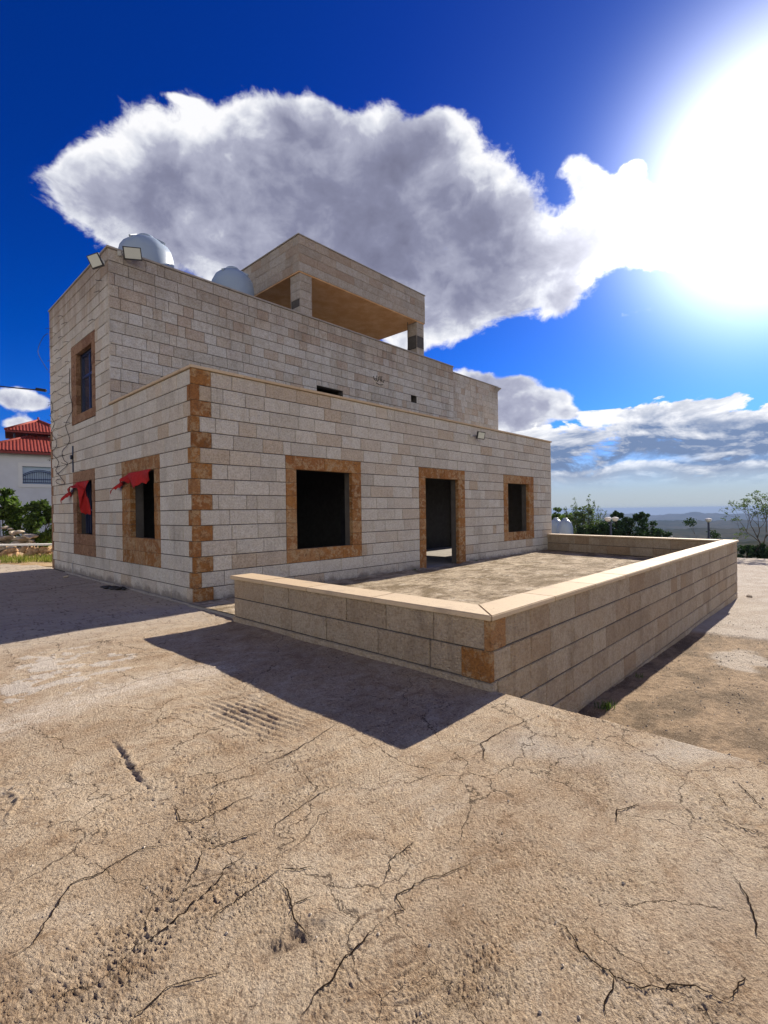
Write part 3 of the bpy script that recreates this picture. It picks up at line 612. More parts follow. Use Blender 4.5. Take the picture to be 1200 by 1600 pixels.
# corner quoins
mb = MB(); rnd = random.Random(12)
for k in range(15):
    wf, wl = (0.135, 0.17) if k % 2 else (0.35, 0.05); tn = rnd.random()
    zt, zb = ZL[k] - 0.004, ZL[k + 1] + 0.004
    mb.box(-0.006, wf - 0.003, -0.008, 0.06, zb, zt, tn, bev=0.006); 
    if wl > 0.06: mb.box(-0.0085, 0.05, 0.0605, wl - 0.003, zb, zt, tn, bev=0.005)
mb.build('quoin', M['orange'], house)
mb = MB()
for k in range(15):
    w = 0.10 if k % 2 else 0.22; mb.box(-0.006, 0.05, 9.15 - w + 0.004, 9.155, ZL[k + 1] + 0.004, ZL[k] - 0.004, rnd.random(), bev=0.005)
mb.build('quoin', M['brown'], house)
for (fr, O, I, sd_, mt, sr, hs_) in ((FX, W1O, W1I, 21, 'orange', 1, True), (FX, DO, DI, 22, 'orange', 1, False), (FX, W2O, W2I, 23, 'orange', 1, True), (FL, L2O, L2I, 24, 'orange', 2, True), (FL, L1O, L1I, 25, 'brown', 2, True), (FL, UO, UI, 26, 'brown', 1, True)):
    mb = MB(); surround(mb, fr, O, I, sd_, sill_rows=sr, has_sill=hs_)
    o = mb.build('door_surround' if O is DO else 'window_surround', M[mt], house)
# structural core
mb = MB()
core(mb, 'y', 0.014, 0.27, 0.014, 13.83, -0.1, 4.05, (grow(W1I), (DI[0] - .015, DI[1] + .015, -0.1, 2.45), grow(W2I)))
core(mb, 'x', 0.014, 0.27, 0.272, 9.1, -0.1, 7.62, ())if False else None
core(mb, 'x', 0.0141, 0.27, 0.272, 4.05, -0.1, 4.05, (grow(L2I),))
core(mb, 'x', 0.0141, 0.27, 4.054, 9.13, -0.1, 7.62, (grow(L1I), grow(UI)))
core(mb, 'y', 4.054, 4.30, 0.272, 13.37, 3.4, 7.62, ((10.60, 10.93, 5.76, 6.03), (6.0, 7.1, 5.2, 5.56)))
core(mb, 'y', 4.214, 4.45, 13.372, 17.26, -0.9, 7.46, ())
core(mb, 'y', 8.85, 9.13, 0.272, 17.26, -0.9, 7.60, ((3.0, 4.0, 1.0, 2.2),))
core(mb, 'x', 13.6, 13.83, 0.272, 4.21, -0.9, 4.04, ((2.0, 3.7, 0.0, 2.3),))
core(mb, 'x', 17.0, 17.26, 4.452, 8.848, -0.9, 7.45, ())
mb.box(0.272, 13.59, 0.272, 8.84, 3.42, 3.66)           # slab over the ground floor
mb.box(0.272, 16.99, 4.302, 8.84, 6.85, 7.0)            # roof slab
mb.build('wall_core', M['mortar'], house)
mb = MB()
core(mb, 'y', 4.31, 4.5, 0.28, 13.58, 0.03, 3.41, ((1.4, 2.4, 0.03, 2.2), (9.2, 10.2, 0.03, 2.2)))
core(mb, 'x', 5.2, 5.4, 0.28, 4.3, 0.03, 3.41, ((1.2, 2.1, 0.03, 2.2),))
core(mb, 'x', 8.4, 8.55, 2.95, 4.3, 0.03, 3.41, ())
M['room_shade'] = simple('shade_black_block', (0.055, 0.053, 0.05), 1.0, var=0.4, spec=0.05)  # grey block coloured near black, standing in for the darkness of the rooms
mb.build('interior_wall', M['room_shade'], house)
mb = MB(); mb.box(0.28, 13.58, 0.28, 8.83, -0.08, 0.03); mb.build('interior_floor', M['concrete'], house)
mb = MB(); mb.box(DI[0] - .012, DI[1] + .012, 0.02, 0.279, -0.05, 0.028); mb.build('door_threshold', M['concrete'], house)
# parapet copings
def coping_run(mb, fr, u0, u1, z0, z1, n0, n1, L=1.1, seed=1, bev=0.006):
    rnd = random.Random(seed); p = u0
    while p < u1 - 0.01:
        w = rnd.uniform(L * .85, L * 1.15)
        if u1 - p - w < 0.3: w = u1 - p
        a = Vector(fr.P(p + .0015, z0, n0)); b = Vector(fr.P(p + w - .0015, z1, n1))
        mb.box(min(a.x, b.x), max(a.x, b.x), min(a.y, b.y), max(a.y, b.y), z0, z1 + rnd.uniform(-.001, .001), rnd.random(), bev=bev); p += w
mb = MB(); coping_run(mb, FX, -0.035, 13.88, 4.057, 4.105, -0.30, 0.035, 1.2, 31); coping_run(mb, FL, 0.302, 4.036, 4.057, 4.105, -0.30, 0.035, 1.2, 32)
mb.build('lower_coping', M['coping'], house)
M['greycap'] = simple('weathered_cap_stone', (0.30, 0.27, 0.235), 0.9, var=0.35, scale=4, bd=0.01)
mb = MB(); coping_run(mb, FU, -0.025, 13.40, 7.632, 7.68, -0.28, 0.025, 1.2, 33); coping_run(mb, FL, 4.322, 9.17, 7.632, 7.68, -0.28, 0.025, 1.2, 34)
coping_run(mb, Frame((0, 4.20, 0), (1, 0, 0), (0, -1, 0)), 13.402, 17.30, 7.472, 7.52, -0.26, 0.02, 1.2, 35)
mb.build('upper_coping', M['greycap'], house)
mb = MB()
for i, (e_, z0) in enumerate(((0.05, 7.30), (0.12, 7.36), (0.20, 7.42))): mb.box(17.0, 17.29 + e_, 4.188 - e_ * .3, 4.6 + e_, z0, z0 + 0.056, bev=0.008)
mb.build('corner_cornice', M['greycap'], house)
# rooftop stair room
mb = MB(); FT = Frame((0, 4.04, 0), (1, 0, 0), (0, -1, 0)); FTL = Frame((5.36, 0, 0), (0, 1, 0), (-1, 0, 0))
ZT = [10.06, 9.79, 9.52, 9.25, 8.97]
masonry(mb, FT, 5.36, 11.50, ZT, seed=41, L=(0.5, 1.0), out=0.01, hg=.006, vg=.003)
masonry(mb, FTL, 4.04, 7.38, ZT, seed=42, L=(0.45, 0.9), hg=.006, vg=.003)
masonry(mb, Frame((11.5, 0, 0), (0, 1, 0), (1, 0, 0)), 4.04, 7.38, ZT, seed=43)
masonry(mb, Frame((0, 7.38, 0), (1, 0, 0), (0, 1, 0)), 5.36, 11.5, ZT, seed=44)
mb.build('stair_room_beam', M['upper'], house)
mb = MB(); core(mb, 'y', 4.07, 4.30, 5.40, 11.46, 8.975, 10.05); core(mb, 'y', 7.1, 7.35, 5.40, 11.46, 8.975, 10.05); core(mb, 'x', 5.4, 5.62, 4.302, 7.098, 8.975, 10.05); core(mb, 'x', 11.24, 11.46, 4.302, 7.098, 8.975, 10.05)
mb.build('stair_room_core', M['mortar'], house)
mb = MB(); mb.box(5.375, 11.485, 4.056, 7.365, 8.945, 8.972); mb.box(5.63, 11.23, 4.31, 7.09, 8.975, 9.15); mb.build('stair_room_ceiling', M['soffit'], house)
mb = MB(); coping_run(mb, FT, 5.33, 11.53, 10.062, 10.10, -0.28, 0.03, 1.2, 45); coping_run(mb, FTL, 4.322, 7.41, 10.062, 10.10, -0.28, 0.03, 1.2, 46); mb.build('stair_room_coping', M['greycap'], house)
ZC = [8.94, 8.70, 8.43, 8.16, 7.92, 7.66, 7.40, 7.13, 7.0]
for ci, (cx0, cx1, cy0, cy1) in enumerate(((5.42, 5.88, 4.075, 4.56), (11.03, 11.46, 4.075, 4.56), (5.42, 5.88, 6.9, 7.34), (11.03, 11.46, 6.9, 7.34))):
    mb = MB(); miss = {3} if ci == 0 else ({2, 3} if ci == 1 else set())
    rows = [k for k in range(8)]
    for k in rows:
        zt, zb = ZC[k] - .004, ZC[k + 1] + .004; rd = random.Random(50 + ci * 10 + k)
        fr1 = Frame((0, cy0, 0), (1, 0, 0), (0, -1, 0)); fr2 = Frame((cx0, 0, 0), (0, 1, 0), (-1, 0, 0)); fr3 = Frame((cx1, 0, 0), (0, 1, 0), (1, 0, 0)); fr4 = Frame((0, cy1, 0), (1, 0, 0), (0, 1, 0))
        block(mb, fr1, cx0, cx1, zb, zt, 0.1 + 0.3 * rd.random(), rd); block(mb, fr3, cy0, cy1, zb, zt, rd.random(), rd); block(mb, fr4, cx0, cx1, zb, zt, rd.random(), rd)
        if not (k in miss): block(mb, fr2, cy0, cy1, zb, zt, 0.2 + 0.3 * rd.random(), rd)
    col = mb.build('column', M['upper'], house)
    if ci == 1:
        mb = MB(); mb.box(cx0 - .012, cx1 + .004, cy0 - .008, cy1, 7.93, 8.42, bev=.02); mb.build('mortar_patch', M['mortar'], col)
    mb = MB(); mb.box(cx0 + .02, cx1 - .02, cy0 + .02, cy1 - .02, 7.0, 8.94); mb.build('column_core', M['mortar'], col)
mb = MB(); mb.tube([(10.75, 4.3, 8.9), (10.72, 4.25, 8.2), (10.60, 4.2, 7.66)], 0.012, 6); mb.build('hanging_rope', M['cable'], house)
# first-floor window: steel casement set back in the opening
fx = 0.13
mb = MB(); y0, y1, z0, z1 = UI
for (a, b, c_, d_) in ((y0, y1, z0, z0 + .06), (y0, y1, z1 - .06, z1), (y0, y0 + .06, z0 + .061, z1 - .061), (y1 - .06, y1, z0 + .061, z1 - .061), ((y0 + y1) / 2 - .035, (y0 + y1) / 2 + .035, z0 + .061, z1 - .061)):
    mb.box(fx, fx + .06, a, b, c_, d_, bev=0.004)
mb.box(fx + .004, fx + .056, y0 + .061, (y0 + y1) / 2 - .036, 5.14, 5.21, bev=.004); mb.box(fx + .004, fx + .056, (y0 + y1) / 2 + .036, y1 - .061, 5.14, 5.21, bev=.004)
wnd = mb.build('window', M['bluef'], house)
for i, (a, b) in enumerate(((y0 + .05, (y0 + y1) / 2 - .02), ((y0 + y1) / 2 + .02, y1 - .05))):
    mb = MB(); mb.box(fx + .025, fx + .032, a, b, z0 + .05, z1 - .05); mb.build('pane', M['glass'], wnd)
# dark steel frames deep in the two side windows
for (I, nm) in ((L1I, 1),):
    mb = MB(); y0, y1, z0, z1 = I
    for a in np.linspace(y0 + (y1 - y0) * .55, y1 - 0.02, 4): mb.box(0.20, 0.235, a - .014, a + .014, z0 + .01, z1 - .01)
    mb.box(0.197, 0.238, y0 + (y1 - y0) * .5, y1, z0 + .6, z0 + .63); mb.build('window_bars', M['bluef'], house)
# steel tie ends left sticking out of the joints
rnd = random.Random(77); proto = None
ties = []
for k in range(3, 19):
    zz = 2.97 + 0.275 * (k - 3) 
    for yy in ((7.35, 8.35) if k % 2 else (7.9, 8.8)): ties.append((yy + rnd.uniform(-.25, .25), zz, 0))
for k in range(3, 14): ties.append((9.15, 2.9 + 0.33 * (k - 3), 1))
ties += [(5.9, 2.7, 0), (6.9, 3.0, 0), (4.5, 5.15, 0), (4.55, 6.8, 0), (5.0, 6.25, 0), (4.42, 7.0, 0)]
for yy, zz, side in ties:
    if UO[0] - .1 < yy < UO[1] + .1 and UO[2] < zz < UO[3]: continue
    if proto is None:
        mb = MB(); mb.tube([(0.02, 0, 0), (-0.05, 0.01, 0.0), (-0.09, 0.06, -0.01), (-0.10, 0.11, 0.0)], 0.0065, 5); proto = mb.build('wire_tie', M['cable'], house); o = proto
    else: o = proto.copy(); C.objects.link(o); o.parent = house
    o.location = (0.0, yy, zz + 0.002); o.rotation_euler = (rnd.uniform(-.4, .4), rnd.uniform(-.3, .3), (0 if not side else -0.9) + rnd.uniform(-.3, .3))
# graffiti scrawl on the upper wall
M['spray'] = simple('black_spray', (0.05, 0.05, 0.05), 0.9)
mb = MB()
def gp(px, pz): return (8.55 + px, 4.028, 6.22 + pz)
for st in ([(0, .12), (.02, .02), (.10, -.02)], [(.16, .16), (.13, .02), (.20, -.03), (.27, .05), (.24, .14)], [(.32, .18), (.35, .0)], [(.42, .20), (.40, .02), (.50, -.02), (.54, .08)], [(.12, -.10), (.30, -.14), (.48, -.10)]):
    mb.tube([gp(a, b) for a, b in st], 0.013, 5)
mb.build('scrawl', M['spray'], house)

# ------------------------------------------------------------------ terrace
tw = empty('terrace_wall', (0, -5.95, -0.8), 'low tan stone wall with smooth cream coping enclosing the raised terrace in front of the house', 'wall')
OR = (0, -5.95, -0.8)
ZW = [0.605 - 0.27 * k for k in range(6)]           # .605 .. -.745
mb = MB(OR); FR = Frame((0, -5.95, 0), (1, 0, 0), (0, -1, 0)); FF = Frame((-0.15, 0, 0), (0, 1, 0), (-1, 0, 0))
FB = (Vector((12.42, -5.95, 0)), Vector((13.83, -0.085, 0))); bu = (FB[1] - FB[0]); bl_ = bu.length
FBI = Frame(FB[0] + Vector((-0.30, 0.07, 0)), bu, Vector((-bu.y, bu.x, 0))); FBO = Frame(FB[0], bu, Vector((bu.y, -bu.x, 0)))
tt = lambda r: r.betavariate(1.7, 1.9)
masonry(mb, FR, -0.15, 12.42, ZW, seed=61, L=(0.34, 0.66), ends=lambda k, a, b: (a + (0.26 if k == 0 else 0.05 if k == 1 else 0.0), b), tone=tt)
masonry(mb, Frame((0, -5.95, 0), (1, 0, 0), (0, -1, 0)), 1.9, 12.42, [-0.745, -0.93], seed=62, L=(0.42, 0.85), tone=tt)
masonry(mb, FF, -5.95, -1.70, ZW[:3], seed=63, L=(0.5, 0.85), ends=lambda k, a, b: (a + (0.04 if k == 0 else 0.30), b), tone=tt)
masonry(mb, Frame((0, -1.70, 0), (1, 0, 0), (0, 1, 0)), -0.15, 0.15, ZW[:3], seed=64, tone=tt)
mb.build('facing_stone', M['tan'], tw)
mb = MB(OR); masonry(mb, FBI, 0.2, bl_ - 0.0, ZW[:3], seed=65, L=(0.5, 0.95), tone=tt); masonry(mb, FBO, 0.0, bl_, ZW, seed=66, tone=tt)
masonry(mb, Frame((0, -5.65, 0), (1, 0, 0), (0, 1, 0)), 0.15, 12.2, ZW[:3], seed=67, tone=tt); masonry(mb, Frame((0.15, 0, 0), (0, 1, 0), (1, 0, 0)), -5.65, -1.70, ZW[:3], seed=68, tone=tt)
mb.build('inner_facing_stone', M['tan'], tw)
mb = MB(OR); mb.box(-0.158, 0.10, -5.958, -5.90, ZW[1] + .004, ZW[0] - .004, 0.9, bev=.006); mb.box(-0.1585, -0.09, -5.8985, -5.91 + .004, ZW[1] + .004, ZW[0] - .004, 0.9, bev=.004)
mb.box(-0.158, -0.10, -5.958, -5.65, ZW[2] + .004, ZW[1] - .004, 0.2, bev=.006)
mb.build('corner_stone', M['orange'], tw)
mb = MB(OR); mb.box(-0.136, 0.136, -5.936, -1.714, 0.0, 0.60); mb.box(0.137, 12.35, -5.936, -5.664, -0.3, 0.60); mb.box(-0.10, 12.38, -5.93, -5.70, -1.2, -0.301)
mb.obox(FBI.o.lerp(FBO.o, .5) + bu * .5 + Vector((0, 0, -0.2)), bu, Vector((-bu.y, bu.x, 0)), (0, 0, 1), bl_ / 2 - .01, 0.135, 0.795); mb.build('wall_core', M['mortar'], tw)
mb = MB(OR); mb.box(-0.165, -0.13, -5.97, -1.68, -0.06, 0.058, bev=.006); mb.box(-0.10, 1.95, -5.972, -5.90, -1.2, -0.742, bev=.012); mb.box(1.951, 12.44, -5.985, -5.90, -1.3, -0.925, bev=.012); mb.build('plinth', M['tan'], tw)
# coping with a mitred corner
def slab(mb, quad, z0, z1, tone, bev=0.008):
    bm = bmesh.new(); v0 = [bm.verts.new((p[0], p[1], z0)) for p in quad]; v1 = [bm.verts.new((p[0], p[1], z1)) for p in quad]
    bm.faces.new(list(reversed(v0))); bm.faces.new(v1)
    for k in range(len(quad)): bm.faces.new((v0[k], v0[(k + 1) % len(quad)], v1[(k + 1) % len(quad)], v1[k]))
    bmesh.ops.recalc_face_normals(bm, faces=bm.faces[:]); bmesh.ops.bevel(bm, geom=bm.edges[:], offset=bev, segments=2, affect='EDGES')
    bm.verts.index_update(); mb.add([v.co.copy() for v in bm.verts], [tuple(v.index for v in f.verts) for f in bm.faces], tone); bm.free()
mb = MB(OR); g = 0.0015; ox, oy, ix, iy = -0.19, -5.99, 0.18, -5.62; zc0, zc1 = 0.607, 0.657; rnd = random.Random(71)
c1 = -4.55; slab(mb, [(ox, oy + g), (ix - g, iy), (ix, c1), (ox, c1)], zc0, zc1, .5)
p = c1
for e_ in (-3.45, -2.5, -1.66): slab(mb, [(ox, p + g), (ix, p + g), (ix, e_ - g), (ox, e_ - g)], zc0, zc1 + rnd.uniform(-.001, .001), rnd.random()); p = e_
slab(mb, [(ox + g, oy), (1.05, oy), (1.05, iy), (ix + g, iy - g)], zc0, zc1, .3); p = 1.05
while p < 11.9:
    w = min(rnd.uniform(1.0, 1.4), 12.05 - p)
    if 12.05 - p - w < .3: w = 12.05 - p
    slab(mb, [(p + g, oy), (p + w - g, oy), (p + w - g, iy), (p + g, iy)], zc0, zc1 + rnd.uniform(-.001, .001), rnd.random()); p += w
slab(mb, [(12.05 + g, oy), (12.47, oy), (12.56, iy), (12.05 + g, iy)], zc0, zc1, .6)
nB = Vector((-bu.y, bu.x, 0)).normalized(); uB = bu.normalized()
B0 = Vector((12.47, -5.615, 0)); tL = (13.9 - B0.x) 
p = 0.0; Ltot = bl_ - 0.36
while p < Ltot - 0.01:
    w = 1.15 if Ltot - p - 1.15 > .3 else Ltot - p
    a = FB[0] + uB * (p + 0.36 + g) - nB * 0.04; b = FB[0] + uB * (p + .36 + w - g) - nB * 0.04
    slab(mb, [tuple(a)[:2], tuple(b)[:2], tuple(b + nB * .38)[:2], tuple(a + nB * .38)[:2]], zc0, zc1 - .001, rnd.random()); p += w
mb.build('coping', M['coping'], tw)
tw.location = Vector(OR) + Vector((-0.035, 0.06, 0))
# terrace floor
xs = np.concatenate([np.arange(-0.10, 6, 0.03), np.arange(6, 14.2, 0.07)]); ys = np.arange(-5.66, 0.03, 0.035)
X, Y = np.meshgrid(xs, ys, indexing='ij'); X0 = X.copy()
Xmax = 12.3 + (Y + 5.95) / 5.93 * 1.42; X = np.minimum(X, np.minimum(Xmax, 13.8))
Z = 0.052 + 0.010 * fbm(X, Y, 1.1, 4, 14) + 0.007 * fbm(X, Y, 7, 3, 15, .6) + 0.035 * np.exp(-((Y + 0.0) / 0.12) ** 2) * (0.6 + 0.6 * vnoise(X * 4, Y * 4, 19)) * sstep(X, 1.0, 2.0) + 0.03 * np.exp(-((Xmax - X) / .15) ** 2) * (0.6 + vnoise(X * 3, Y * 5, 23))
Z = np.where((X > DI[0] - .1) & (X < DI[1] + .1) & (Y > -0.4), np.minimum(Z, 0.045), Z)
edgef = sstep(-0.02 - X, 0, 0.08); Z = Z - edgef * 0.0
nx, ny = X.shape; i = np.arange(nx - 1)[:, None] * ny + np.arange(ny - 1)[None, :]; F = np.stack([i, i + ny, i + ny + 1, i + 1], -1).reshape(-1, 4)
q = new_mat('stained_terrace_screed'); P = objc(q); n1_ = q.noise(q.v('MULTIPLY', P, (1, 1.3, 1)), 1.3, 8, .68, 0.5); n2_ = q.noise(P, 11, 6, .65); n3_ = q.noise(P, 70, 4, .6)
c = q.mix(q.smooth(n1_, .38, .62), (0.19, 0.145, 0.088, 1), (0.50, 0.43, 0.33, 1)); c = q.mix(q.smooth(n2_, .48, .7, 0, .7), c, (0.16, 0.13, 0.09, 1)); c = q.mix(q.smooth(n3_, .5, .7, 0, .5), c, (0.55, 0.47, 0.35, 1))
c = q.mix(q.smooth(q.noise(P, 3.1, 6, .7), .58, .66, 0, .7), c, (0.62, 0.57, 0.49, 1))
c = q.mix(q.smooth(q.noise(q.v('MULTIPLY', P, (.7, 2.6, 1)), 2.4, 7, .72), .53, .62, 0, .75), c, (0.14, 0.105, 0.068, 1))
c = q.v('MULTIPLY', c, (.86, .82, .76))
M['screed'] = fin(q, c, 0.95, q.bump(q.m('ADD', n2_, q.m('MULTIPLY', n3_, .5)), 0.03, 0.9), spec=0.12)
tag(mesh_obj('terrace_floor', np.stack([X, Y, Z], -1).reshape(-1, 3), F, M['screed'], smooth=True), kind='structure')
mb = MB(); mb.box(-0.115, 0.3, -1.68, 0.0 - .01, -0.1, 0.040, bev=.012); mb.box(0.301, 12.2, -5.6, -0.01, -0.6, 0.02); tag(mb.build('terrace_base', M['concrete']), kind='structure')
mb = MB(); rnd = random.Random(9); y_ = 0.02
while y_ < 7.2:
    w = rnd.uniform(.5, 1.1); mb.box(-0.07 - rnd.uniform(0, .02), -0.012, y_, y_ + w - .006, -0.05, 0.035 + rnd.uniform(-.01, .01), bev=.012); y_ += w
tag(mb.build('kerb_strip', M['concrete']), kind='structure')

# ------------------------------------------------------------------ rocks, debris
def rock(mb, c, r, seed, sq=(1, 1, .6)):
    rd = np.random.RandomState(seed); bm = bmesh.new(); bmesh.ops.create_icosphere(bm, subdivisions=2, radius=1)
    dirs = rd.normal(size=(7, 3)); dirs /= np.linalg.norm(dirs, axis=1)[:, None]; cut = rd.uniform(.55, .95, 7); A = rd.uniform(0, 6.28)
    for v in bm.verts:
        p_ = np.array(v.co)
        for dd, cc_ in zip(dirs, cut):
            k_ = p_ @ dd
            if k_ > cc_: p_ = p_ - dd * (k_ - cc_)
        p_ = p_ * np.array(sq) * r; v.co = (c[0] + p_[0] * math.cos(A) - p_[1] * math.sin(A), c[1] + p_[0] * math.sin(A) + p_[1] * math.cos(A), c[2] + p_[2])
    bm.verts.index_update(); mb.add([v.co.copy() for v in bm.verts], [tuple(v.index for v in f.verts) for f in bm.faces], rd.rand()); bm.free()
def stones(places, label_fn, name='stone', mat='rock', group=None):
    for i, (x_, y_, z_, r_) in enumerate(places):
        mb = MB((x_, y_, z_)); rock(mb, (x_, y_, z_ + r_ * .35), r_, 200 + i); o = mb.build(name, M[mat]); o.location = (x_, y_, z_); tag(o, label_fn(i), 'stone', group)
stones([(12.75, -6.12, -0.92, .09)], lambda i: 'small dark stone lying at the foot of the far corner of the terrace wall')
stones([(0.42, -0.85, 0.045, .05), (0.15, -1.18, 0.045, .028)], lambda i: ('larger rubble piece in the gap between the house corner and the terrace wall', 'tiny rubble chip near the terrace wall end, in the gap by the house corner')[i], 'rubble_piece', 'rock', 'rubble bits in the gap beside the house corner')
stones([(-0.35, 6.3, 0.0, .07)], lambda i: 'pale flat stone lying on the shaded apron under the left-hand side window')
def grit(name, n, xr, yr, zf, size, seed, mat):
    rs = np.random.RandomState(seed); mb = MB()
    for k in range(n):
        x_, y_ = rs.uniform(*xr), rs.uniform(*yr); z_ = float(zf(np.array([x_]), np.array([y_]))[0]); r_ = size * rs.uniform(.4, 1.0) ** 2; a = rs.uniform(0, 6.28); o_ = []
        for dx, dy, dz in ((1, 0, 0), (0, 1, 0), (-1, 0, 0), (0, -1, 0), (0, 0, 1), (0, 0, -.6)):
            q_ = rs.uniform(.7, 1.2) * r_; o_.append((x_ + (dx * math.cos(a) - dy * math.sin(a)) * q_, y_ + (dx * math.sin(a) + dy * math.cos(a)) * q_, z_ + dz * q_ * .7 + r_ * .2))
        mb.add(o_, [(0, 1, 4), (1, 2, 4), (2, 3, 4), (3, 0, 4), (1, 0, 5), (2, 1, 5), (3, 2, 5), (0, 3, 5)], rs.rand())
    return tag(mb.build(name, M[mat]), kind='stuff')
o = grit('gravel', 900, (-5.5, -0.3), (-8.6, -0.3), lambda a, b: gh(a, b)[0], .009, 3, 'rock'); o['label'] = 'loose grit and chips scattered over the worn concrete apron'; o['category'] = 'gravel'
o = grit('yard_gravel', 1500, (0.1, 8.5), (-9.5, -6.1), lambda a, b: yh(a, b)[0], .015, 4, 'rock'); o['label'] = 'small loose stones scattered over the brown lower yard'; o['category'] = 'gravel'
# heap of dark rags against the side wall
mb = MB((-0.22, 3.0, 0)); 
for i, (a, b, r_) in enumerate(((-.32, 3.35, .07), (-.26, 3.15, .085), (-.2, 2.95, .075), (-.36, 3.5, .05), (-.17, 2.8, .05))): rock(mb, (a, b, .03), r_, 300 + i, (1, 1.5, .55))
o = mb.build('rag_heap', M['cable'], smooth=True); o.location = (-0.22, 3.0, 0); tag(o, 'black crumpled rag heap lying on the shaded apron against the side wall', 'rag')
mb = MB((-0.03, 7.0, 0)); mb.tube([(-.03, 7.0, 0), (-.035, 7.0, .28), (.0, 7.0, .34)], .012, 6); o = mb.build('pipe_stub', M['galv']); o.location = (-0.03, 7.0, 0); tag(o, 'short pale pipe rising up the foot of the side wall', 'pipe')

# ------------------------------------------------------------------ roof tanks
def tank(loc, r, h, label, legs=False):
    t_ = empty('water_tank', loc, label, 'water tank', 'white plastic water tanks')
    org = Vector((0, 0, 0))
    prof = [(r * .97, 0), (r, .03), (r, h * .18), (r * .975, h * .2), (r, h * .22), (r, h * .42), (r * .975, h * .44), (r, h * .46), (r, h * .70), (r * .985, h * .715), (r * .985, h * .74), (r * .93, h * .80), (r * .80, h * .87), (r * .58, h * .93), (r * .36, h * .965), (r * .30, h * .97)]
    mb = MB(); mb.lathe((0, 0, 0), prof, 40, rfun=lambda a, z: 1 + (0.030 * max(0, math.cos(8 * a)) ** 3 if h * .74 < z < h * .95 else 0)); b = mb.build('tank_body', M['tank'], t_, smooth=True)
    mb = MB(); mb.lathe((0, 0, h * .965), [(r * .31, 0), (r * .32, .05), (r * .28, .085), (r * .10, .10)], 28); lid = mb.build('lid', M['tank'], t_, smooth=True)
    mb = MB()
    for k in range(4):
        mb = MB(); a = k * math.pi / 2 + .5
        ca, sa = math.cos(a), math.sin(a)
        mb.obox((ca * r * .66, sa * r * .66, h * .908), (ca * .86, sa * .86, -.50), (-sa, ca, 0), (ca * .50, sa * .50, .86), r * .20, .03, .03)
        mb.build('shoulder_rib', M['tank'], t_)
    return t_
tank((1.48, 5.68, 7.0), 0.70, 2.08, 'big white plastic water tank on the roof just behind the corner floodlights')
tank((4.18, 5.90, 7.0), 0.66, 2.24, 'white plastic water tank on the roof in front of the stair room')
tank((23.3, 3.55, -1.2), 0.42, 2.25, 'pale water tank on the ground behind the house, the one further from its corner')
tank((24.1, 4.45, -1.2), 0.42, 2.25, 'pale water tank on the ground behind the house, partly hidden by its corner')

# ------------------------------------------------------------------ floodlights
def flood(loc, facing, upv, w, h, arm_to, label):
    t_ = empty('floodlight', loc, label, 'floodlight', 'wall floodlights')
    f = Vector(facing).normalized(); s_ = f.cross(Vector(upv)).normalized(); u = s_.cross(f)
    mb = MB(); mb.obox(-f * .035, s_, u, f, w / 2, h / 2, .03); mb.obox(-f * .075, s_, u, f, w * .3, h * .3, .015); mb.build('housing', M['black_metal'], t_)
    mb = MB(); mb.obox(f * .000, s_, u, f, w / 2 - .022, h / 2 - .022, .006); mb.build('lens', M['lampglass'], t_)
    mb = MB(); A = Vector(arm_to) - Vector(loc); mb.tube([-f * .05 + s_ * w * .52, -f * .13 + s_ * w * .3, -f * .15, A], .014, 6); mb.tube([-f * .05 - s_ * w * .52, -f * .13 - s_ * w * .3, -f * .15], .014, 6)
    mb.obox(A, s_, u, f, .04, .05, .03); mb.build('bracket', M['galv'], t_); return t_
flood((0.45, 3.80, 7.575), (-.22, -.93, -.28), (-.16, 0, 1), .38, .27, (0.24, 4.02, 7.58), 'floodlight with pale glass on the upper wall, right of the roof corner')
flood((-0.30, 3.92, 7.18), (-.60, -.75, -.26), (-.40, .1, 1), .26, .28, (-0.01, 4.30, 7.36), 'tilted floodlight jutting out past the roof corner over the side wall')
flood((8.73, -0.22, 3.77), (-.45, -.86, -.2), (.1, 0, 1), .25, .22, (8.50, -0.01, 3.76), 'small floodlight above the doorway on the lower front wall')

# ------------------------------------------------------------------ cables
def sag(a, b, s_, n=16): a = Vector(a); b = Vector(b); return [a.lerp(b, k / n) - Vector((0, 0, 4 * s_ * (k / n) * (1 - k / n))) for k in range(n + 1)]
def smoothed(pts, k=5):
    P_ = [Vector(p) for p in pts]; o = []
    for i in range(len(P_) - 1):
        p0, p1, p2, p3 = P_[max(i - 1, 0)], P_[i], P_[i + 1], P_[min(i + 2, len(P_) - 1)]
        for j in range(k):
            u = j / k; o.append(0.5 * ((2 * p1) + (p2 - p0) * u + (2 * p0 - 5 * p1 + 4 * p2 - p3) * u * u + (3 * p1 - p0 - 3 * p2 + p3) * u ** 3))
    return [tuple(p) for p in o] + [tuple(P_[-1])]
def thing_tube(name, pts, r, mat, label, cat, group=None, n=6):
    pts = smoothed(pts)
    mb = MB(pts[0]); mb.tube(pts, r, n); o = mb.build(name, M[mat]); o.location = pts[0]; return tag(o, label, cat, group)
pc = thing_tube('power_cable', sag((-0.06, 9.25, 5.30), (-9.0, 13.5, 6.9), .35), .018, 'cable', 'black power cable running from the far side-wall corner out to the left', 'cable')
mb = MB(); mb.tube([(-.02, .0, .0), (-.25, .12, .03)], .045, 8); mb.build('insulator', M['black_metal'], pc)
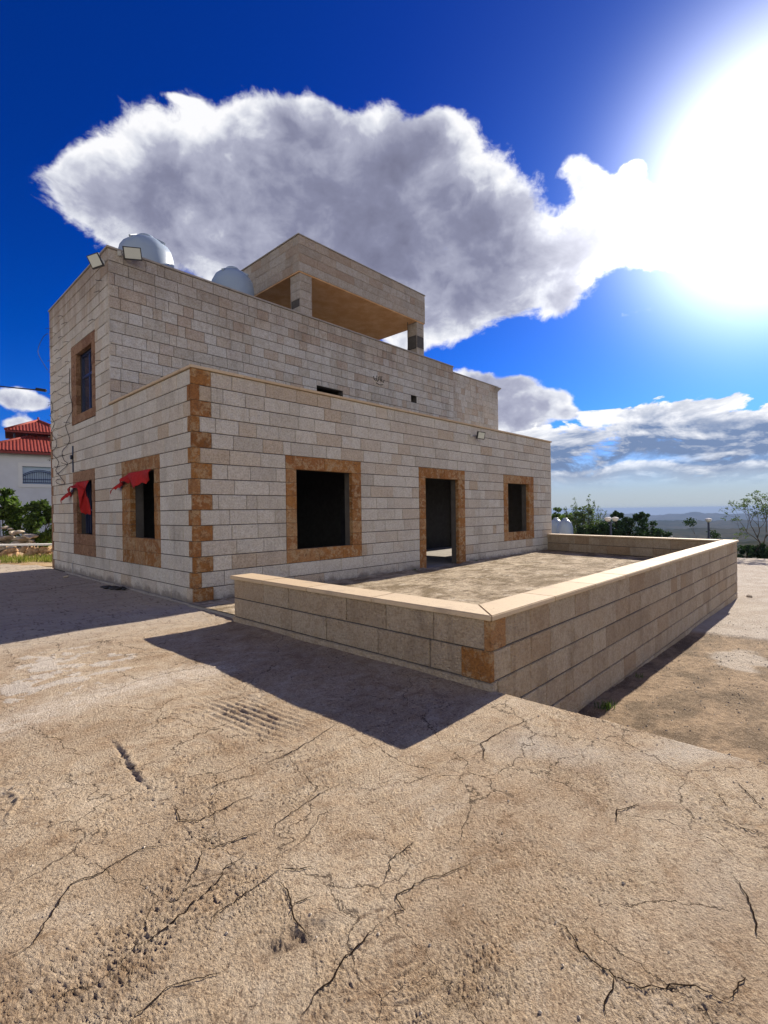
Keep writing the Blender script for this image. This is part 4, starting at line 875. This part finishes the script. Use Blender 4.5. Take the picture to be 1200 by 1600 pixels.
thing_tube('loose_wire', [(-.03, a, b) for a, b in ((8.93, 4.95), (8.78, 4.74), (8.99, 4.52), (8.61, 4.25), (8.94, 4.02), (8.44, 3.73), (8.45, 3.55), (8.89, 3.42), (8.25, 3.12), (8.35, 2.96), (8.5, 2.86), (7.95, 2.62), (7.61, 2.46), (7.96, 2.44), (8.45, 2.51), (8.45, 2.6), (8.03, 2.60))], .008, 'cable', 'loose black wire looping down the side wall near its far edge', 'wire', 'loose wires on the side wall')
thing_tube('loose_wire', [(-.035, a, b) for a, b in ((6.97, 5.5), (7.02, 4.9), (6.76, 4.41), (7.0, 4.25), (7.41, 4.07), (7.35, 3.91), (7.09, 3.64), (7.23, 3.5), (7.76, 3.38), (7.8, 3.26), (7.63, 3.09), (7.31, 2.95), (8.27, 2.77), (8.44, 2.78))], .008, 'cable', 'loose black wire trailing from the upper side window down the wall', 'wire', 'loose wires on the side wall')
thing_tube('loose_wire', [(-.05, 9.16, 5.9), (-.12, 9.3, 6.1), (-.22, 9.5, 6.5), (-.12, 9.35, 6.9), (-.03, 9.18, 7.0)], .008, 'cable', 'short black wire bowing out beyond the far side-wall edge', 'wire', 'loose wires on the side wall')
mb = MB((0, 6.93, 3.05)); mb.box(-.012, -.004, 6.86, 6.97, 2.72, 3.42); mb.tube([(-.06, 6.93, 3.12), (.0, 6.93, 3.12)], .06, 8); o = mb.build('junction_box', M['black_metal']); o.location = (0, 6.93, 3.05); tag(o, 'small black junction box and cable strip above the left-hand side window', 'junction box')

# ------------------------------------------------------------------ red rags in the side windows
def cloth(name, top, bot, x0, label, seed, n=44, m_=14, rip=0.05):
    rd = random.Random(seed); ti = np.linspace(0, 1, n)
    tx = np.linspace(0, 1, len(top)); bx = np.linspace(0, 1, len(bot)); T = np.array(top); B = np.array(bot)
    vs = []
    for i_, s_ in enumerate(ti):
        ty, tz = np.interp(s_, tx, T[:, 0]), np.interp(s_, tx, T[:, 1]); by, bz = np.interp(s_, bx, B[:, 0]), np.interp(s_, bx, B[:, 1])
        by += rd.uniform(-.02, .02); bz += rd.uniform(-.06, .03)
        for j_ in range(m_):
            f_ = j_ / (m_ - 1); vs.append((x0 - rip * math.sin(s_ * 19 + f_ * 2.3) * (.3 + f_) - 0.10 * math.sin(f_ * 2.2) * s_ + rd.uniform(-.004, .004), ty + (by - ty) * f_, tz + (bz - tz) * f_))
    fs = [(i_ * m_ + j_, (i_ + 1) * m_ + j_, (i_ + 1) * m_ + j_ + 1, i_ * m_ + j_ + 1) for i_ in range(n - 1) for j_ in range(m_ - 1)]
    org = vs[0]; vs = [(a - org[0], b - org[1], c_ - org[2]) for a, b, c_ in vs]
    o = mesh_obj(name, vs, fs, M['red'], smooth=True); o.location = org; s = o.modifiers.new('thickness', 'SOLIDIFY'); s.thickness = 0.006; return tag(o, label, 'rag')
cloth('torn_cloth', [(1.66, 2.44), (2.2, 2.44), (2.85, 2.43), (3.1, 2.36), (3.45, 2.22)], [(1.66, 2.32), (2.0, 2.20), (2.35, 2.12), (2.66, 2.22), (2.95, 2.28), (3.25, 2.18), (3.48, 2.05)], -.05, 'torn red cloth bunched across the top of the near side window', 1)
cloth('torn_cloth', [(5.45, 2.42), (6.0, 2.43), (6.5, 2.42), (6.95, 2.32), (7.3, 2.18)], [(5.47, 2.15), (5.62, 1.55), (5.74, 1.7), (5.85, 2.25), (6.35, 2.32), (6.85, 2.22), (7.1, 2.05), (7.28, 1.92)], -.05, 'tattered red cloth hanging down through the far side window', 2, rip=.07)

# ------------------------------------------------------------------ plants
def leaves(centers, radii, counts, size, seed, flatten=1.0, shell=0.5, tone_top=0.35):
    rs = np.random.RandomState(seed); V = []; T = []
    for c_, r_, n_ in zip(centers, radii, counts):
        d_ = rs.normal(size=(n_, 3)); d_ /= np.linalg.norm(d_, axis=1)[:, None]
        rr_ = rs.uniform(0, 1, n_) ** (1 / 3) ; rr_ = shell + (1 - shell) * rr_ if shell else rr_
        p_ = np.array(c_) + d_ * (rr_ * r_)[:, None] * np.array([1, 1, flatten]) + rs.normal(size=(n_, 3)) * r_ * .08
        a_ = rs.normal(size=(n_, 3)); a_ /= np.linalg.norm(a_, axis=1)[:, None]; b_ = np.cross(a_, rs.normal(size=(n_, 3))); b_ /= np.linalg.norm(b_, axis=1)[:, None]
        s_ = size * rs.uniform(.6, 1.4, n_)[:, None]
        V.append(np.stack([p_ - a_ * s_, p_ + b_ * s_ * .45, p_ + a_ * s_, p_ - b_ * s_ * .45], 1).reshape(-1, 3)); T.append(np.repeat(np.clip(rs.beta(2, 2, n_), 0, 1), 4))
    V = np.concatenate(V); T = np.concatenate(T); F_ = np.arange(len(V)).reshape(-1, 4); return V, F_, T
def leafobj(name, V, F_, T, mat, parent, org): return mesh_obj(name, V - np.array(org), F_, M[mat], parent, attrs={'tone': T})
def grow_branches(mb, base, d0, L, r, depth, rd, tips, spread=.55, up_=.15, n=5):
    p = Vector(base); d_ = Vector(d0).normalized(); pts = [p.copy()]; rs_ = [r]
    for k in range(n):
        d_ = (d_ + Vector((rd.gauss(0, .12), rd.gauss(0, .12), rd.gauss(0, .08) + up_ * .15))).normalized(); p = p + d_ * (L / n); pts.append(p.copy()); rs_.append(r * (1 - .45 * (k + 1) / n))
    mb.tube(pts, rs_, 6)
    if depth == 0: tips.append(p.copy()); return
    for k in range(rd.choice((2, 3, 3))):
        a = rd.uniform(0, 6.28); s_ = spread * rd.uniform(.7, 1.3); q_ = d_.orthogonal().normalized(); q2 = d_.cross(q_)
        nd = (d_ + (q_ * math.cos(a) + q2 * math.sin(a)) * s_ + Vector((0, 0, up_))).normalized(); st = pts[-1] if k < 2 else pts[-2]
        grow_branches(mb, st, nd, L * rd.uniform(.6, .85), r * .55, depth - 1, rd, tips, spread, up_, n)
def tree(name, base, h, r, mat, label, cat, seed, dens=1.0, leafsize=.05, depth=3, spread=.6, cl_r=.28, cl_n=90, trunks=1, group=None, L0=.38, up_=.15, tr=0.05):
    t_ = empty(name, base, label, cat, group); rd = random.Random(seed); tips = []; mb = MB(base)
    for k in range(trunks):
        a = rd.uniform(0, 6.28); grow_branches(mb, (base[0] + .1 * k * math.cos(a), base[1] + .1 * k * math.sin(a), base[2]), (r * .12 * math.cos(a) * (trunks > 1), r * .12 * math.sin(a) * (trunks > 1), 1), h * L0, tr * h / 3, depth, rd, tips, spread, up_)
    mb.build('trunk', M['wood'], t_, smooth=True)
    cs = [tuple(p) for p in tips]; V, F_, T = leaves(cs, [cl_r * rd.uniform(.6, 1.3) for _ in cs], [int(cl_n * dens * rd.uniform(.5, 1.4)) for _ in cs], leafsize, seed, .8, 0)
    leafobj('crown', V, F_, T, mat, t_, base); return t_
def bush(name, base, blobs, mat, label, seed, size=.06, n=1500, group=None, cat='shrub', stems=8, stemh=None):
    """blobs: (dx,dy,dz,r) lumps of foliage"""
    t_ = empty(name, base, label, cat, group); rd = random.Random(seed); mb = MB(base)
    for k in range(stems):
        b_ = blobs[k % len(blobs)]; mb.tube([(base[0] + rd.uniform(-.1, .1), base[1] + rd.uniform(-.1, .1), base[2] - .05), (base[0] + b_[0] * .5 + rd.uniform(-.1, .1), base[1] + b_[1] * .5, base[2] + b_[2] * .5), (base[0] + b_[0] + rd.uniform(-.2, .2), base[1] + b_[1], base[2] + b_[2] + b_[3] * .7)], [.035, .022, .008], 6)
    mb.build('stem', M['wood'], t_)
    cs, rs_, ns = [], [], []
    for (dx, dy, dz, r_) in blobs:
        for k in range(16):
            a = np.array([rd.gauss(0, 1) for _ in range(3)]); a /= np.linalg.norm(a); a *= r_ * rd.uniform(.45, 1.0); a[2] *= .85
            cs.append((base[0] + dx + a[0], base[1] + dy + a[1], max(base[2] + .03, base[2] + dz + a[2]))); rs_.append(r_ * rd.uniform(.18, .38)); ns.append(int(n / (16 * len(blobs)) * rd.uniform(.6, 1.4)))
    V, F_, T = leaves(cs, rs_, ns, size, seed, .9, 0); leafobj('foliage', V, F_, T, mat, t_, base); return t_
def at(px, depth, z): # ground-plane direction table: azimuth offset (deg to the right of view axis) and depth along it
    p = Vector((CAM.x, CAM.y, 0)) + Vector((fw.x, fw.y, 0)).normalized() * depth + Vector((rt0.x, rt0.y, 0)).normalized() * (depth * px); p.z = z; return tuple(p)
# right-hand background, behind the house and terrace
sb = at(.405, 30, -1.0); st_ = empty('sapling_tree', sb, 'tall airy sapling with thin upright shoots behind the house corner', 'tree'); rd = random.Random(5); mb = MB(sb); cs = []; rs_ = []; ns = []
for k in range(30):
    lat = rd.gauss(0, .62); hh = 3.3 - abs(lat) * 1.1 + rd.uniform(-.7, .25); top = Vector((sb[0] + rt0.x * lat * 1.6, sb[1] + rt0.y * lat * 1.6, sb[2] + hh)) + Vector((rd.uniform(-.2, .2), rd.uniform(-.2, .2), 0)); b0 = Vector((sb[0] + rt0.x * lat * .5, sb[1] + rt0.y * lat * .5, sb[2] - .3)); md = b0.lerp(top, .5) + Vector((rd.uniform(-.12, .12), rd.uniform(-.12, .12), 0))
    mb.tube([b0, md, top], [.022, .014, .004], 5)
    for f_ in np.linspace(.2, 1, 11): cs.append(tuple((b0.lerp(md, f_ * 2) if f_ < .5 else md.lerp(top, f_ * 2 - 1)))); rs_.append(.17 * (1.25 - f_ * .6)); ns.append(int(26 * (1.5 - f_)))
mb.build('trunk', M['wood'], st_); V, F_, T = leaves(cs, rs_, ns, .05, 5, 1, 0); leafobj('crown', V, F_, T, 'olive', st_, sb)
bush('leafy_shrub', at(.405, 29, -.7), [(0, 0, 1.1, .8), (.6, -.5, 1.0, .8), (-.4, .4, 1.3, .7), (.9, -.8, 1.0, .7), (0, 0, 2.0, .6)], 'olive', 'grey-green shrub beneath the airy sapling', 11, .06, 5000)
bush('round_shrub', at(.355, 34, -1.0), [(0, 0, 1.9, .9), (.6, -.3, 1.8, .7), (-.5, .3, 1.7, .7)], 'leaf', 'bright green bush just above the ground water tanks', 12, .08, 3500)
bush('dark_shrub', at(.470, 28, -.75), [(0, 0, 1.0, .9), (.8, -.8, 1.1, .9), (-.7, .7, .9, .8), (1.5, -1.5, .9, .7), (.4, -.3, 1.5, .5), (1.0, -1.0, 1.75, .42), (1.75, -1.75, .65, .6), (.1, 0, 1.9, .3), (.5, -.5, .5, .9), (1.2, -1.2, .5, .8), (-.3, .3, .6, .8), (-1.2, 1.2, .8, .6)], 'pine', 'wide dark green shrub behind the lamp with two globes', 13, .07, 17000)
tree('pine_tree', at(.632, 34, -2.6), 3.0, .8, 'pine', 'small dark pine with layered branches beside the single lamp post', 'tree', 21, 1.2, .07, 2, .9, .34, 100, L0=.5, up_=.0, tr=.03)
tree('thorn_tree', at(.762, 26.5, -1.3), 4.0, 2.0, 'olive', 'spreading bare-limbed tree with sparse leaf tufts at the right edge', 'tree', 33, .40, .05, 4, .75, .18, 45, trunks=2, L0=.32, up_=.10, tr=.035)
for i, (pxk, dp, lab) in enumerate(((.735, 26, 'low dark shrub beside the far end of the terrace wall'), (.775, 26, 'low dark shrub under the spreading tree'))):
    bush('low_shrub', at(pxk, dp, -1.15), [(0, 0, .35, .45), (.5, -.5, .4, .5), (-.4, .4, .3, .4)], 'pine', lab, 40 + i, .06, 3000, 'low shrubs beyond the yard')
def lamp(loc, h, heads, label):
    t_ = empty('street_lamp', loc, label, 'street lamp', 'garden lamp posts')
    mb = MB(); mb.tube([(0, 0, 0), (0, 0, h)], [.07, .055], 10); mb.lathe((0, 0, 0), [(.12, 0), (.12, .08), (.08, .14)], 12)
    if len(heads) > 1: mb.tube([(heads[0][0], heads[0][1], h - .02), (0, 0, h - .12), (heads[1][0], heads[1][1], h - .02)], .025, 6)
    mb.build('post', M['post'], t_)
    for hx, hy in heads:
        mb = MB(); mb.lathe((hx, hy, h), [(.05, 0), (.13, .05), (.16, .11), (.13, .18), (.04, .20)], 18); mb.build('globe', M['globe'], t_, smooth=True)
        mb = MB(); mb.lathe((hx, hy, h + .15), [(.21, 0), (.16, .06), (.08, .09), (.02, .10)], 18); mb.build('cap', M['whitecap'], t_, smooth=True)
lamp(at(.657, 30, -2.6), 3.25, ((0, 0),), 'single dark lamp post with a pale dome head rising behind the terrace wall')
u_ = Vector((rt0.x, rt0.y, 0)).normalized() * .27
lamp(at(.459, 27, -1.6), 2.45, ((-u_.x * .6, -u_.y * .6), (u_.x * .9, u_.y * .9)), 'lamp post with two pale globe heads in front of the dark shrub')
p0 = at(.582, 26, -1.3); mb = MB(p0); mb.box(p0[0] - .05, p0[0] + .05, p0[1] - .05, p0[1] + .05, p0[2], .05, bev=.01); o = mb.build('fence_post', M['post']); o.location = p0; tag(o, 'short dark post just showing over the far terrace wall, left of the pine', 'post')
# weeds
def weed(base, n, h, label, seed, mat='leaf', name='weed'):
    rs = np.random.RandomState(seed); V = []; T = []
    for k in range(n):
        a = rs.uniform(0, 6.28); l = h * rs.uniform(.5, 1.1); p_ = np.array(base) + np.array([rs.normal() * h * .35, rs.normal() * h * .35, 0]); d_ = np.array([math.cos(a) * .45, math.sin(a) * .45, 1.0]) * l; s_ = np.array([-math.sin(a), math.cos(a), 0]) * l * .045
        V += [p_ - s_, p_ + s_, p_ + d_ * .6 + s_ * .7, p_ + d_ * .6 - s_ * .7, p_ + d_ * .6 - s_ * .7, p_ + d_ * .6 + s_ * .7, p_ + d_ + np.array([0, 0, -.15 * l]) + s_ * .1, p_ + d_ + np.array([0, 0, -.15 * l]) - s_ * .1]; T += [rs.rand()] * 8
    V = np.array(V) - np.array(base); o = mesh_obj(name, V, np.arange(len(V)).reshape(-1, 4), M[mat], attrs={'tone': T}); o.location = base; return tag(o, label, 'weed')
weed((1.95, -6.08, -.74), 60, .11, 'small green weed at the foot of the terrace wall, by the slab edge', 1)
weed((3.4, -6.02, -.76), 24, .08, 'tuft of weed at the foot of the terrace wall, beyond the slab-edge weed', 6)
weed((8.5, -.12, .06), 26, .09, 'tiny green weed growing at the wall foot right of the doorway', 2)
weed((5.75, -.12, .06), 22, .07, 'tiny green weed growing at the wall foot left of the doorway', 3)

# ------------------------------------------------------------------ left-hand background
fwh = Vector((fw.x, fw.y, 0)).normalized(); rth = Vector((rt0.x, rt0.y, 0)).normalized()
def LP(px, depth, z=0.0): return at((px - 600) / 771.4, depth, z)
# strip of bare soil and grass
A = Vector(LP(-260, 13.2)); 
q = new_mat('ochre_soil'); P = objc(q); c = q.mix(q.smooth(q.noise(P, 1.2, 6, .6), .4, .6), (0.42, 0.27, 0.14, 1), (0.50, 0.38, 0.23, 1)); c = q.mix(q.smooth(q.noise(P, 14, 5, .6), .5, .7, 0, .6), c, (0.25, 0.17, 0.09, 1)); M['soil'] = fin(q, c, 1.0, q.bump(q.noise(P, 20, 5, .6), .03, .8), spec=.05)
vs = []; fs = []; nx, ny = 60, 24
for i_ in range(nx):
    for j_ in range(ny):
        p = Vector(LP(-700 + i_ * 22, 15.6 + j_ * .42)); vs.append((p.x, p.y, 0.03 + .03 * math.sin(i_ * 1.7) * math.sin(j_ * 1.3) + (0.12 if j_ > 8 else 0) - (.06 if j_ == 0 else 0)))
fs = [(i_ * ny + j_, (i_ + 1) * ny + j_, (i_ + 1) * ny + j_ + 1, i_ * ny + j_ + 1) for i_ in range(nx - 1) for j_ in range(ny - 1)]
tag(mesh_obj('soil_strip', vs, fs, M['soil'], smooth=True), kind='structure')
rs = np.random.RandomState(8); V = []; T = []
for k in range(5200):
    px = rs.uniform(-200, 150); dp = 16.2 + rs.beta(1.3, 1.3) * 2.0
    if vnoise(np.array([px * .03]), np.array([dp * 1.2]), 5)[0] + (px - 20) / 120 < rs.uniform(-.6, .5): continue
    b_ = np.array(LP(px, dp, .03)); a = rs.uniform(0, 6.28); l = rs.uniform(.06, .22); d_ = np.array([math.cos(a) * .5, math.sin(a) * .5, 1]) * l; s_ = np.array([-math.sin(a), math.cos(a), 0]) * .012
    V += [b_ - s_, b_ + s_, b_ + d_ + s_ * .2, b_ + d_ - s_ * .2]; T += [rs.rand()] * 4
o = mesh_obj('grass', np.array(V), np.arange(len(V)).reshape(-1, 4), M['grass'], attrs={'tone': T}); tag(o, 'dry yellow-green grass along the strip left of the house', 'grass', kind='stuff')
# low rubble wall with white cap
wb = LP(-150, 18.5); tw2 = empty('garden_wall', wb, 'low rough rubble wall with a thin white capstone, left of the house', 'wall')
mb = MB(wb); rd = random.Random(3)
for k in range(150):
    p = Vector(LP(-260 + rd.uniform(0, 560), 18.5 + rd.uniform(-.06, .06))); rock(mb, (p.x, p.y, rd.uniform(.02, .40)), rd.uniform(.10, .2), 500 + k, (1, .8, .75))
mb.build('rubble_face', M['rockor'], tw2, smooth=False)
mb = MB(wb); c0 = Vector(LP(20, 18.5, .50)); mb.obox(c0, rth, fwh, (0, 0, 1), 6.8, .17, .03); mb.build('capstone', M['whitecap'], tw2)
# dry stone heap behind the wall
hb = LP(-20, 20.2); hp = empty('stone_heap', hb, 'heap of broken field stones stacked behind the low wall under the fig bush', 'stone heap')
mb = MB(hb)
for k in range(170):
    px = rd.uniform(-160, 52); hh = 1.15 * (1 - ((px + 20) / 160) ** 2 * .4) * (1 if px < 30 else .75); zz = rd.uniform(0.1, hh); p = Vector(LP(px, 20.2 + rd.uniform(-.4, .5) * (1.2 - zz))); rock(mb, (p.x, p.y, zz), rd.uniform(.10, .24), 800 + k, (1.3, .9, .5))
mb.build('heap_stones', M['rock'], hp)
bush('fig_bush', LP(48, 21.5), [(0, 0, 1.0, .9), (.6, -.6, 1.2, .85), (-.5, .5, 1.5, .7), (.2, -.1, 1.75, .6), (1.2, -1.2, 1.0, .8)], 'leaf', 'dense green bush beside the far edge of the house', 51, .10, 7000)
bush('fig_tree', LP(2, 21.2), [(0, 0, 2.35, .55), (-.5, .5, 2.1, .6), (.4, -.3, 2.0, .5), (-1.0, 1.0, 2.2, .7)], 'leaf', 'fig tree with broad leaves above the stone heap at the left edge', 52, .13, 2600, cat='tree', stems=6)

# neighbour's house
nA = Vector(LP(-110, 37.5)); nB_ = Vector(LP(240, 47.0)); nu = (nB_ - nA); nL = nu.length; nu.normalize(); nn = Vector((nu.y, -nu.x, 0))
if nn.dot(fwh) > 0: nn = -nn
nh = empty('red_roofed_house', tuple(nA), 'white rendered house with red tiled hip roofs behind the bushes on the left', 'house')
mb = MB(nA)
def nP(u, dn, z): p = nA + nu * u - nn * dn; return (p.x, p.y, z)
# window opening near px 36..88: found along the facade
w0, w1, wz0, wz1 = None, None, 4.28, 5.75
def u_at(px):
    dd = fwh + rth * ((px - 600) / 771.4); o_ = Vector((CAM.x, CAM.y, 0)); den = dd.x * nu.y - dd.y * nu.x; q_ = nA - o_; return (q_.x * dd.y - q_.y * dd.x) / den * -1 if False else ((o_.x - nA.x) * dd.y - (o_.y - nA.y) * dd.x) / (nu.x * dd.y - nu.y * dd.x)
w0, w1 = u_at(36), u_at(90)
mb = MB(nA); c_ = lambda u0, u1, z0, z1, d0=0, d1=.3: mb.add([nP(u, dn, z) for z in (z0, z1) for dn in (d0, d1) for u in (u0, u1)], [(0, 1, 3, 2), (4, 6, 7, 5), (0, 4, 5, 1), (2, 3, 7, 6), (0, 2, 6, 4), (1, 5, 7, 3)])
wt = 6.78
c_(0, w0, -.2, wt); c_(w1, nL, -.2, wt); c_(w0, w1, -.2, wz0); c_(w0, w1, wz1, wt); c_(0, .3, -.2, wt, .301, 9); c_(nL - .3, nL, -.2, wt, .301, 9); c_(.301, nL - .301, -.2, wt, 8.7, 9)
mb.build('wall', M['white_wall'], nh)
mb = MB(nA); g_ = .28
for (a, b, z0, z1) in ((w0 - g_, w1 + g_, wz1, wz1 + g_), (w0 - g_, w1 + g_, wz0 - g_, wz0), (w0 - g_, w0, wz0 + .001, wz1 - .001), (w1, w1 + g_, wz0 + .001, wz1 - .001)): c_(a, b, z0, z1, -.05, -.001)
wn = mb.build('window', M['trim'], nh)
mb = MB(nA); c_(w0, w1, wz0, wz1, .18, .20); mb.build('pane', simple('pale_blue_glass', (0.30, 0.40, 0.52), .2, var=.05), wn)
mb = MB(nA); nb = 15; wm = (w0 + w1) / 2
for k in range(nb + 1):
    u = w0 + .05 + (w1 - w0 - .1) * k / nb; f_ = (u - wm) / ((w1 - w0) / 2); ztop = wz1 - .42 - .42 * f_ * f_; mb.tube([nP(u, -.03, wz0 + .12), nP(u, -.03, ztop)], .016, 5)
for off in (0, .12): mb.tube([nP(w0 + .02 + (w1 - w0 - .04) * k / 14, -.03, wz1 - .42 + off - .42 * ((k - 7) / 7) ** 2) for k in range(15)], .028, 6)
for zz in (wz0 + .12, wz0 + .40): mb.tube([nP(w0, -.03, zz), nP(w1, -.03, zz)], .028, 6)
mb.build('grille', M['bluef'], wn)
def hip(mb, u0, u1, d0, d1, z0, h, over, axis_u=True, ribs=.24):
    """hip roof with rolled tiles; each slope is a corrugated sheet"""
    U0, U1, D0, D1 = u0 - over, u1 + over, d0 - over, d1 + over; half = (D1 - D0) / 2; rl0, rl1 = U0 + half, U1 - half
    if rl0 > rl1: rl0 = rl1 = (U0 + U1) / 2
    dm = (D0 + D1) / 2
    def slope(E0, E1, R0, R1):
        E0, E1, R0, R1 = map(lambda p: np.array(p, float), (E0, E1, R0, R1)); Le = np.linalg.norm(E1 - E0); n_ = max(4, int(Le / (ribs / 6))); m_ = 14; b = len(mb.v); vs = []
        for i_ in range(n_ + 1):
            s_ = i_ / n_; u = E0 + (E1 - E0) * s_
            # straight up the slope until the hip
            q0 = np.linalg.norm(R0 - E0); 
            e = (E1 - E0) / Le; a0 = (R0 - E0) @ e; a1 = (R1 - E0) @ e; x_ = s_ * Le
            f_ = x_ / a0 if x_ < a0 else ((Le - x_) / (Le - a1) if x_ > a1 else 1.0); f_ = max(0.0, min(1.0, f_))
            upv = (R0 - E0) - e * a0
            cor = .05 * abs(math.sin(math.pi * x_ / ribs))
            for j_ in range(m_ + 1):
                g__ = f_ * j_ / m_; p = u + upv * g__; vs.append(nP(p[0], p[1], p[2] + cor + .03 * ((g__ * 12) % 1.0)))
        mb.add(vs, [(i_ * (m_ + 1) + j_, (i_ + 1) * (m_ + 1) + j_, (i_ + 1) * (m_ + 1) + j_ + 1, i_ * (m_ + 1) + j_ + 1) for i_ in range(n_) for j_ in range(m_)])
    zt = z0 + h
    slope((U0, D0, z0), (U1, D0, z0), (rl0, dm, zt), (rl1, dm, zt)); slope((U1, D1, z0), (U0, D1, z0), (rl1, dm, zt), (rl0, dm, zt))
    slope((U0, D1, z0), (U0, D0, z0), (rl0, dm, zt), (rl0, dm, zt)); slope((U1, D0, z0), (U1, D1, z0), (rl1, dm, zt), (rl1, dm, zt))
    for a, b_ in (((U0, D0, z0), (rl0, dm, zt)), ((U1, D0, z0), (rl1, dm, zt)), ((rl0, dm, zt), (rl1 + .01, dm, zt))): mb.tube([nP(a[0], a[1], a[2] + .06), nP(b_[0], b_[1], b_[2] + .08)], .10, 8)
    return U0, U1, D0, D1
mb = MB(nA); uL = u_at(-25); U = hip(mb, uL, nL, 0, 9, 6.95, 2.3, .55); rf = mb.build('roof', M['tile'], nh, smooth=True)
mb = MB(nA); c_(U[0], U[1], 6.72, 6.93, U[2], U[2] + .05); c_(U[0] + .02, U[1] - .02, 6.76, 6.80, U[2] + .051, U[3]); mb.build('fascia', M['fascia'], rf)
mb = MB(nA); ua = u_at(66); U = hip(mb, ua - 1.9, ua + 1.9, 3.2, 7.0, 9.05, 1.35, .55); mb.tube([nP(ua, 5.1, 10.4), nP(ua, 5.1, 10.75)], .08, 8)
pr_ = mb.build('pavilion_roof', M['tile'], nh, smooth=True)
mb = MB(nA); c_(U[0], U[1], 8.90, 9.03, U[2], U[3]); mb.build('eave_board', M['fascia'], pr_)
mb = MB(nA)
for uu in (ua - 1.8, ua - .9, ua + 1.8):
    for dn in (3.3, 6.9):
        mb = MB(nA); mb.tube([nP(uu, dn, 7.0), nP(uu, dn, 8.9)], .09, 8); mb.build('pavilion_post', M['post'], nh)

# ------------------------------------------------------------------ haze
q = new_mat('valley_haze'); q.n.remove(q.b); pv = q.node('ShaderNodeVolumePrincipled'); pv.inputs['Color'].default_value = (0.30, 0.42, 0.66, 1); pv.inputs['Density'].default_value = 1.5e-4; pv.inputs['Anisotropy'].default_value = 0.0
q.l.new(pv.outputs[0], q.n['Material Output'].inputs['Volume'])
mb = MB(); mb.box(-15500, 15500, -15500, 15500, -420, 12.5); hz = mb.build('haze', q.mat); tag(hz, kind='stuff'); hz['label'] = 'thin blue haze lying over the valley'; hz['category'] = 'haze'
